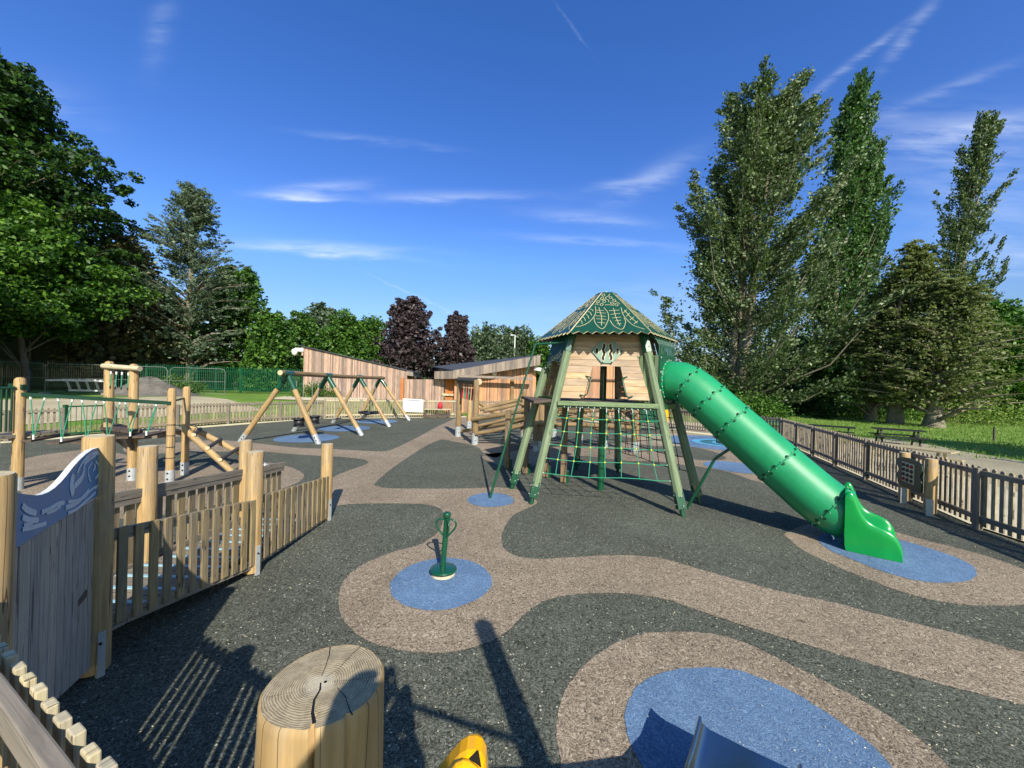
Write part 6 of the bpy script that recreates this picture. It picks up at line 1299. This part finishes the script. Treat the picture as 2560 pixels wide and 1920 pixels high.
# ------------------------------------------------------------------ rope bridge, portal, log ladder, balustrade
def adventure():
    p1 = G(43, 1225); pa = G(424, 1210); pb = G(461, 1187); pr = G(330, 1201); pl = Vector((-8.83, 8.45, 0))
    t = thing('rope_bridge', p1, 'swaying step bridge of boards hung on V-shaped green ropes from a dark green bar', 'rope bridge')
    for p, h, nm in ((p1, AT(50, 943, p1.y).z, 1), (pa, AT(432, 970, pa.y).z, 1), (pb, AT(473, 966, pb.y).z, 1)):
        mb = MB(); round_post(mb, p, h, .082 if p is p1 else .074, 'post', dome=True, z0=.25); q = mb.build('post', t); shoe(q, p, .078, .3)
        if p is pa:
            mb = MB()
            for z in (.55, .78, 1.02, 1.25): mb.path([(p.x, p.y, z), (p.x, p.y, z + .012)], .077, M['blackplastic'], 14)
            mb.build('notches', q)
    A = AT(64, 986, p1.y); B = AT(428, 1008, pa.y - .05); A = lerp(B, A, 1.03); mb = MB(); mb.beam(A, B, .05, .07, M['dgreen'])
    mb.beam(AT(28, 965, p1.y), AT(64, 968, p1.y), .1, .1, M['dgreen']); mb.build('top_bar', t)
    C1 = AT(425, 1005, pa.y); C2 = AT(463, 995, pb.y); mb = MB(); mb.beam(C1, C2, .035, .035, M['dgreen']); mb.build('link_bar', t)
    u = (B - A); ut = [(85, 120), (148, 184), (204, 242), (257, 300), (310, 347), (391, 391)]; bt = [95, 159, 218, 269, 325, 366]
    for i, ((xa, xb), xc) in enumerate(zip(ut, bt)):
        f1 = (xa - 64) / 364.; f2 = (xb - 64) / 364.; f3 = (xc - 64) / 364.; q = lerp(A, B, f3); low = Vector((q.x, q.y + .0, .98 - .06 * math.sin(i)))
        mb = MB()
        for f in (f1, f2):
            e = lerp(A, B, f); m = lerp(e, low, .45) + Vector((.015 * (1 if f is f1 else -1), 0, -.02)); mb.path([e, m, low], .009, M['rope'], 7); mb.path([e, lerp(e, m, .22)], .018, M['white'], 7)
        mb.path([low, low + Vector((0, 0, .09))], .017, M['white'], 7); mb.build('rope', t)
        far = Vector((-.32, .95, 0)); mb = MB(); mb.beam(low + Vector((-.12, -.05, -.03)), low + far * .9 + Vector((-.12, 0, -.03)), .2, .04, M['deck']); mb.build('step', t)
    # portal
    t = thing('rope_portal', pr, 'log portal with a crossbar and short green hanging ropes over a small deck', 'portal')
    hL, hR = AT(278, 903, pl.y).z, AT(351, 910, pr.y).z
    for p, h in ((pl, hL), (pr, hR)): mb = MB(); round_post(mb, p, h, .082, 'post', dome=True, z0=.25); q = mb.build('post', t); shoe(q, p, .082, .28)
    a = AT(258, 915, pl.y - .1); b = AT(350, 922, pr.y - .12); mb = MB(); mb.path([a, b], .055, M['pale'], 12); mb.build('crossbar', t)
    for i, x in enumerate((278, 292, 306, 322)):
        f = (x - 258) / 92.; e = lerp(a, b, f); mb = MB(); mb.path([e - Vector((0, 0, .05)), e - Vector((0, 0, .12))], .009, M['blackplastic'], 6); mb.path([e - Vector((0, 0, .1)), e - Vector((0, 0, .16))], .017, M['white'], 7); mb.path([e - Vector((0, 0, .15)), e - Vector((.01, 0, .42))], .011, M['rope'], 7); mb.path([e - Vector((.01, 0, .42)), e - Vector((.01, 0, .48))], .013, M['blackplastic'], 7); mb.build('hanging_rope', t)
    z = 1.08; mb = MB(); q = [AT(250, 1075, 8.3), AT(322, 1099, 7.9), AT(346, 1094, 8.3), AT(300, 1062, 9.0), AT(256, 1064, 9.0)]
    mb.prism([(v.x, v.y, z) for v in q], (0, 0, .05), M['deck']); mb.build('small_deck', t); mb = MB(); c_ = q[1]; mb.prism([(q[0].x, q[0].y, z - .01), (q[1].x, q[1].y, z - .01), (pr.x, pr.y, z - .5)], (0, .06, 0), M['darklog']); mb.build('bracket_plate', t)
    # beam board between portal and ladder
    t = thing('balance_board', AT(350, 1085, 8.7), 'grey balance board leading from the small deck to the log ladder', 'balance board'); mb = MB(); a = AT(352, 1079, 8.6); b = AT(470, 1072, 9.3)
    mb.beam((a.x, a.y, 1.02), (b.x, b.y, 1.02), .42, .06, M['board']); mb.build('board', t); mb = MB(); mb.beam((a.x, a.y - .2, .93), (b.x, b.y - .2, .93), .05, .14, M['board']); mb.path([(b.x - .5, b.y + .22, 1.06), (b.x, b.y + .22, 1.1), (b.x + .05, b.y - .2, 1.1)], .014, M['green'], 6); mb.build('edge_beam', t)
    # log ladder
    a0 = AT(461, 1072, 8.75); a1 = AT(474, 1066, 9.6); b0 = G(607, 1203); b1 = G(672, 1170); t = thing('log_ladder', b0, 'sloping ladder of two yellow logs with dark rungs, leading down to the rubber floor', 'ladder')
    for a, b in ((a0, b0), (a1, b1)):
        mb = MB(); mb.path([a, lerp(a, b, .97)], [.07, .065], M['post'], 14, capmat=M['postend']); q = mb.build('side_log', t)
        mb = MB(); mb.path([lerp(a, b, .84), b], .072, M['steel'], 12); mb.build('shoe', q)
    for f in (.17, .42, .64, .87): mb = MB(); p = lerp(a0, b0, f) + Vector((0, 0, .07)); q = lerp(a1, b1, f - .04) + Vector((0, 0, .07)); mb.path([p - (q - p) * .08, q + (q - p) * .05], .042, M['darklog'], 12, capmat=M['postend']); mb.build('rung', t)
    # balustrade platform at the left edge
    t = thing('balustrade', (p1.x - .2, p1.y - .1, .9), 'dark green metal balustrade on a small grey deck at the left edge', 'balustrade'); A = AT(-70, 972, 6.9); B = AT(38, 969, p1.y - .1); mb = MB(); mb.path([A, B], .026, M['dgreen'], 8)
    for i in range(8): q = lerp(A, B, i / 8 + .05); mb.path([q, (q.x, q.y, 1.15)], .016, M['dgreen'], 8)
    mb.build('bars', t); mb = MB(); mb.prism([(A.x - .3, A.y - .5, 1.02), (B.x, B.y - .2, 1.02), (B.x, B.y + .9, 1.02), (A.x - .3, A.y + .9, 1.02)], (0, 0, .06), M['board']); mb.beam((A.x, A.y - .3, .95), (B.x, B.y - .2, .95), .05, .16, M['board']); mb.build('deck', t)
adventure()

# ------------------------------------------------------------------ log climbing frame behind the tower
def log_climber():
    Z = lambda x, y: (1100 + x * .1688, 900 + y * .1688)
    PA, PB, PC = G(1145, 1091), G(1187, 1111), G(1172.6, 1074)
    t = thing('log_portal', PA, 'log goalpost frame with hanging painted strips, left of the log climber', 'portal')
    for p, zt in ((PA, AT(1149, 944, PA.y).z), (PB, AT(1194, 950, PB.y).z), (PC, AT(1172, 985, PC.y).z)):
        mb = MB(); round_post(mb, p, zt, .115 if p is not PC else .11, 'log' if p is not PC else 'post', z0=.25); q = mb.build('post', t); shoe(q, p, .12, .42)
    a = AT(1148, 950, PA.y); b = AT(1196, 954, PB.y); mb = MB(); mb.path([lerp(a, b, -.03), lerp(a, b, 1.04)], .115, M['darklog'], 14, capmat=M['postend']); mb.build('crossbar', t)
    for i in range(5):
        e = lerp(a, b, .22 + .13 * i); mb = MB(); mb.path([e, e - Vector((0, 0, .3))], .012, M['blackplastic'], 5); mb.path([e - Vector((0, 0, .3)), e - Vector((.02, 0, .75))], .035, M['rope'] if i % 2 else M['red'], 6); mb.build('hanging_strip', t)
    t = thing('log_climber', G(1357, 1085), 'tangle of crossing logs and posts forming a climbing frame behind the tower', 'climbing frame')
    posts = [((1310, 973), (1309, 1085), 16.0, .1), ((1345, 996), (1343, 1111), 13.3, .13), ((1357, 1001), (1352, 1112), 13.2, .13), ((1387, 998), (1384, 1070), 17.0, .12), ((1515, 1010), (1510, 1095), 14.5, .12), ((1590, 1015), (1583, 1108), 13.6, .13), ((1452, 1012), (1450, 1090), 15, .11), ((1270, 1058), (1268, 1150), 12.2, .09)]
    for (a, b, Y, r) in posts:
        ta = AT(*a, Y); p = Vector((ta.x, ta.y, 0)); mb = MB(); round_post(mb, p, ta.z, r, 'log', z0=.2); q = mb.build('post', t); shoe(q, p, r, .38)
    logs = [((1179, 1049, 14.3), (1362, 1016, 13.2)), ((1200, 1024, 15.5), (1330, 993, 16.2)), ((1155, 1078, 16.3), (1360, 1040, 13.6)), ((1190, 1066, 15.2), (1350, 1030, 15.0)), ((1188, 1085, 14.3), (1300, 1062, 13.9)), ((1195, 1005, 15.6), (1240, 1036, 15.6)), ((1210, 1028, 14.6), (1300, 1008, 15.6)),
            ((1285, 1045, 14.5), (1420, 1018, 14.0)), ((1360, 1015, 13.2), (1470, 1020, 14.2)), ((1300, 1000, 17), (1420, 1012, 16)), ((1290, 1008, 16), (1400, 1030, 15.2)), ((1310, 1022, 17), (1470, 1032, 15.4)), ((1340, 1058, 13.0), (1470, 1062, 13.4)), ((1400, 1040, 14.4), (1530, 1048, 14.0)), ((1420, 1060, 14.0), (1600, 1070, 13.6)),
            ((1440, 1028, 14.6), (1590, 1025, 14)), ((1500, 1052, 14.4), (1590, 1060, 13.6)), ((1360, 1050, 13.2), (1440, 1038, 15.6)), ((1545, 1015, 14.4), (1585, 1048, 13.8)), ((1275, 1072, 13.8), (1345, 1052, 13.4)), ((1295, 1026, 15.0), (1340, 1040, 14.0)), ((1430, 1050, 15.4), (1500, 1075, 14.2))]
    for a, b in logs:
        A = AT(*a); B = AT(*b); r = random.uniform(.06, .085); mb = MB(); m = lerp(A, B, .5) + Vector((0, 0, random.uniform(-.03, .04))); mb.path([A, m, B], [r, r * 1.05, r * .95], M['log'], 12, capmat=M['postend']); mb.build('log', t)
    t = thing('climbing_ropes', AT(1560, 1100, 12.5), 'slack black ropes hanging among the logs right of the centre pole', 'ropes'); mb = MB()
    for i in range(6):
        a = AT(1470 + 26 * i, 1012, 12.6); b = AT(1500 + 24 * i, 1135, 11.9); mb.path([a, lerp(a, b, .5) + Vector((.06, 0, 0)), b], .011, M['blackrope'], 5)
    for j in range(4):
        a = AT(1470 + 6 * j, 1040 + 26 * j, 12.4); b = AT(1640 + 8 * j, 1046 + 26 * j, 12.0); mb.path([a, lerp(a, b, .5) - Vector((0, 0, .12)), b], .011, M['blackrope'], 5)
    for x in (1530, 1555, 1580, 1610): mb.path([AT(x, 1012, 13), AT(x + 35, 1050, 13)], .011, M['blackrope'], 5); mb.path([AT(x + 35, 1012, 13), AT(x, 1050, 13)], .011, M['blackrope'], 5)
    mb.build('ropes', t)
    p = G(1632, 1078); t = thing('notice_board', p, 'dark green notice board with a yellow edge sign seen between the tower legs', 'sign'); mb = MB(); mb.beam(AT(1600, 1035, 20.5), AT(1645, 1036, 20.5), .06, .95, M['green']); mb.build('board', t); mb = MB()
    for x in (1602, 1643): q = AT(x, 1040, 20.55); mb.beam((q.x, q.y, 0), (q.x, q.y, 1.2), .08, .08, M['green'])
    mb.build('legs', t); mb = MB(); q = AT(1664, 1032, 20.6); mb.beam((q.x, q.y, .5), (q.x, q.y, 1.5), .3, .04, M['yellow'], side=Vector((1, 0, 0))); mb.build('yellow_sign', t)
log_climber()

# ------------------------------------------------------------------ bench, bag, banner, play panel, picnic tables, stakes
def furniture():
    a = AT(1062, 1025, 25.1); b = AT(1125, 1027, 24.7); t = thing('bench', G(1093, 1044), 'small slatted bench in front of the pale rail fence', 'bench')
    A = Vector((-5.55, 24.55, .55)); B = Vector((-3.95, 24.95, .55)); mb = MB(); mb.beam(A, B, .4, .06, M['pale']); mb.build('seat', t, bevel=.01)
    for k in (.06, .5, .94): q = A.lerp(B, k); mb = MB(); mb.beam((q.x, q.y - .1, 0), (q.x, q.y - .1, .52), .1, .12, M['deck']); mb.build('leg', t)
    mb = MB(); mb.beam(A + Vector((0, -.15, -.42)), B + Vector((0, -.15, -.42)), .06, .14, M['deck'])
    for i in range(11): q = A.lerp(B, i / 10); mb.beam((q.x, q.y - .16, .1), (q.x, q.y - .16, .36), .07, .04, M['deck'], side=(B - A).normalized())
    mb.build('front_slats', t)
    q = A.lerp(B, .6) + Vector((0, 0, .03)); t = thing('backpack', q, 'small red backpack standing on the bench by the pale fence', 'backpack'); mb = MB(); mb.lathe([(.02, q.z), (.15, q.z + .02), (.17, q.z + .15), (.14, q.z + .32), (.08, q.z + .42), (.02, q.z + .45)], q.x, q.y, M['red'], 14); mb.build('bag', t); mb = MB(); mb.path([q + Vector((-.05, 0, .42)), q + Vector((0, 0, .5)), q + Vector((.05, 0, .42))], .012, M['red'], 6); mb.build('strap', t)
    # banner
    F0 = Vector((-10.87, 22.4, 0)); F1 = Vector((-3.7, 25.55, 0)); P = lambda x, y: PL(x, y, F0 + Vector((.04, -.1, 0)), F1 + Vector((.04, -.1, 0)))
    c0, c1, c2, c3 = P(1007, 1029), P(1057, 1031), P(1058, 999), P(1007, 996); t = thing('banner', (c0.x, c0.y, c0.z), 'white printed banner tied to the pale rail fence behind the last swing leg', 'banner'); mb = MB(); mb.prism([c0, c1, c2, c3], (.01, -.02, 0), M['white']); bn = mb.build('sheet', t); mb = MB(); o = Vector((.01, -.03, 0))
    def BP(s, v): return lerp(lerp(c3, c2, s), lerp(c0, c1, s), v) + o
    mb.beam(BP(.2, .1), BP(.85, .1), .004, .05, M['inkgrey']); random.seed(5)
    for col in (.22, .58):
        for r_ in range(9):
            v = .24 + r_ * .072; mb.beam(BP(col, v), BP(col + random.uniform(.15, .3), v), .004, .03, M['inkpale'])
    mb.build('print', bn)
    # play panel
    p1 = G(2260, 1256); p2 = G(2324, 1288); h1 = AT(2264, 1131, p1.y).z; h2 = AT(2328, 1147, p2.y).z
    t = thing('game_panel', p1, 'dark green game panel with rows of cream and red tiles between two short round posts', 'play panel')
    for p, h in ((p1, h1), (p2, h2)):
        mb = MB(); round_post(mb, p, h, .088, 'post', z0=.05); q = mb.build('post', t); mb = MB(); w = p + Vector((-.07, -.06, 0)); mb.beam(w, w + Vector((0, 0, .32)), .1, .03, M['steel'], side=Vector((1, -.9, 0))); mb.build('post_bracket', q)
    dv = (p2 - p1).normalized(); nr = Vector((dv.y, -dv.x, 0)); nr = nr if nr.dot(-p1) > 0 else -nr; ln = (p2 - p1).length
    def Q(s, z, h=0.): q = p1 + dv * ln * s + nr * (.1 + h); return Vector((q.x, q.y, z))
    zt, zb = min(h1, h2) - .12, min(h1, h2) - .66
    out = [Q(.05, zb + .02), Q(.5, zb - .03), Q(.98, zb), Q(1.0, zb + .2), Q(.93, zb + .3), Q(1.02, zb + .42), Q(1.0, zt - .01), Q(.8, zt + .04), Q(.5, zt + .06), Q(.2, zt + .04), Q(.0, zt - .01), Q(-.02, zb + .45), Q(.08, zb + .3), Q(.0, zb + .2)]
    mb = MB(); mb.prism(out, nr * .03, M['dgreen']); pn = mb.build('panel', t)
    mb = MB(); mb.prism([Q(.24, zb + .1, .031), Q(.74, zb + .1, .031), Q(.74, zb + .5, .031), Q(.24, zb + .5, .031)], nr * .006, M['cream']); mb.build('tile_field', pn)
    for i in range(3):
        for j in range(4):
            s, z = .33 + .16 * i, zb + .155 + .096 * j; mb = MB(); mb.ball(Q(s, z, .04), .036, M['red'] if (i, j) in ((0, 0), (2, 3)) else M['deck'], 10); mb.build('tile', pn)
    # picnic tables
    def picnic(base, rz, lab, mat, Lx=1.9):
        t = thing('picnic_table', base, lab, 'picnic table'); base = Vector(base); ca, sa = math.cos(rz), math.sin(rz)
        def W_(x, y, z): return base + Vector((x * ca - y * sa, x * sa + y * ca, z))
        mb = MB()
        for i in range(5): mb.beam(W_(-Lx / 2, -.3 + .15 * i, .72), W_(Lx / 2, -.3 + .15 * i, .72), .14, .04, M[mat])
        mb.build('table_top', t)
        for s in (-1, 1):
            mb = MB(); 
            for k in (0, 1): mb.beam(W_(-Lx / 2, s * (.62 + .14 * k), .44), W_(Lx / 2, s * (.62 + .14 * k), .44), .13, .04, M[mat])
            mb.build('seat', t)
        for x in (-Lx * .36, Lx * .36):
            mb = MB(); mb.beam(W_(x, -.62, 0), W_(x, -.22, .7), .05, .1, M[mat], side=Vector((ca, sa, 0))); mb.beam(W_(x, .62, 0), W_(x, .22, .7), .05, .1, M[mat], side=Vector((ca, sa, 0))); mb.beam(W_(x, -.8, .39), W_(x, .8, .39), .05, .1, M[mat], side=Vector((ca, sa, 0))); mb.build('leg_frame', t)
        return t
    picnic((17.2, 17.1, 0), R(-33), 'black picnic table standing alone on the worn earth beyond the fence', 'blackplastic', 1.65)
    picnic((14.9, 17.9, 0), R(-40), 'dark picnic table beside the blue-green one, near the fence corner', 'blackplastic', 1.7)
    picnic((13.6, 19.6, 0), R(-5), 'teal painted picnic table at the fence corner', 'panel2', 1.9)
    picnic((11.9, 11.5, 0), R(-62), 'pale wooden picnic table just behind the game panel', 'palewood', 1.9)
    for i, (x, y, Y, lab) in enumerate(((2488, 1112, 19.5, 'thin dark stake in the meadow near the right edge'), (2124, 1026, 38, 'pale stake in the far meadow between the poplar and the cypresses'))):
        p = tp(x, Y); t = thing('stake', p, lab, 'stake'); mb = MB(); mb.beam(p, (p[0] + .02, p[1], p[2] + (.75 if i == 0 else 1.0)), .07, .07, M['deck'] if i == 0 else M['pale']); mb.build('post', t, bevel=.01)
    # roundabout on the blue rings
    t = thing('roundabout', (9.35, 16.4, 0), 'thin-poled green standing roundabout on the ringed blue circle under the slide', 'roundabout'); mb = MB(); mb.path([(8.9, 16.6, .03), (8.9, 16.6, 1.1)], .025, M['dgreen'], 8); mb.path([(9.7, 16.0, .03), (9.7, 16.0, .9)], .025, M['dgreen'], 8); mb.path([(8.9, 16.6, 1.1), (9.3, 16.3, 1.2), (9.7, 16.0, .9)], .025, M['dgreen'], 8); mb.build('poles', t); mb = MB(); mb.lathe([(.02, .05), (.5, .05), (.52, .03), (.5, .015)], 9.3, 16.35, M['dgreen'], 24); mb.build('disc', t)
M['inkgrey'] = mplain('print_grey', c('#7d8288'), .7, .1, 20); M['inkpale'] = mplain('print_pale', c('#b5a9c0'), .7, .2, 20)
M['panel2'] = mplain('teal_paint', c('#2a5551'), .6, .15, 8)
M['palewood'] = mwood('pale_table', c('#8d8064'), c('#b3a583'), None, .8, (30, 2), .12)
furniture()
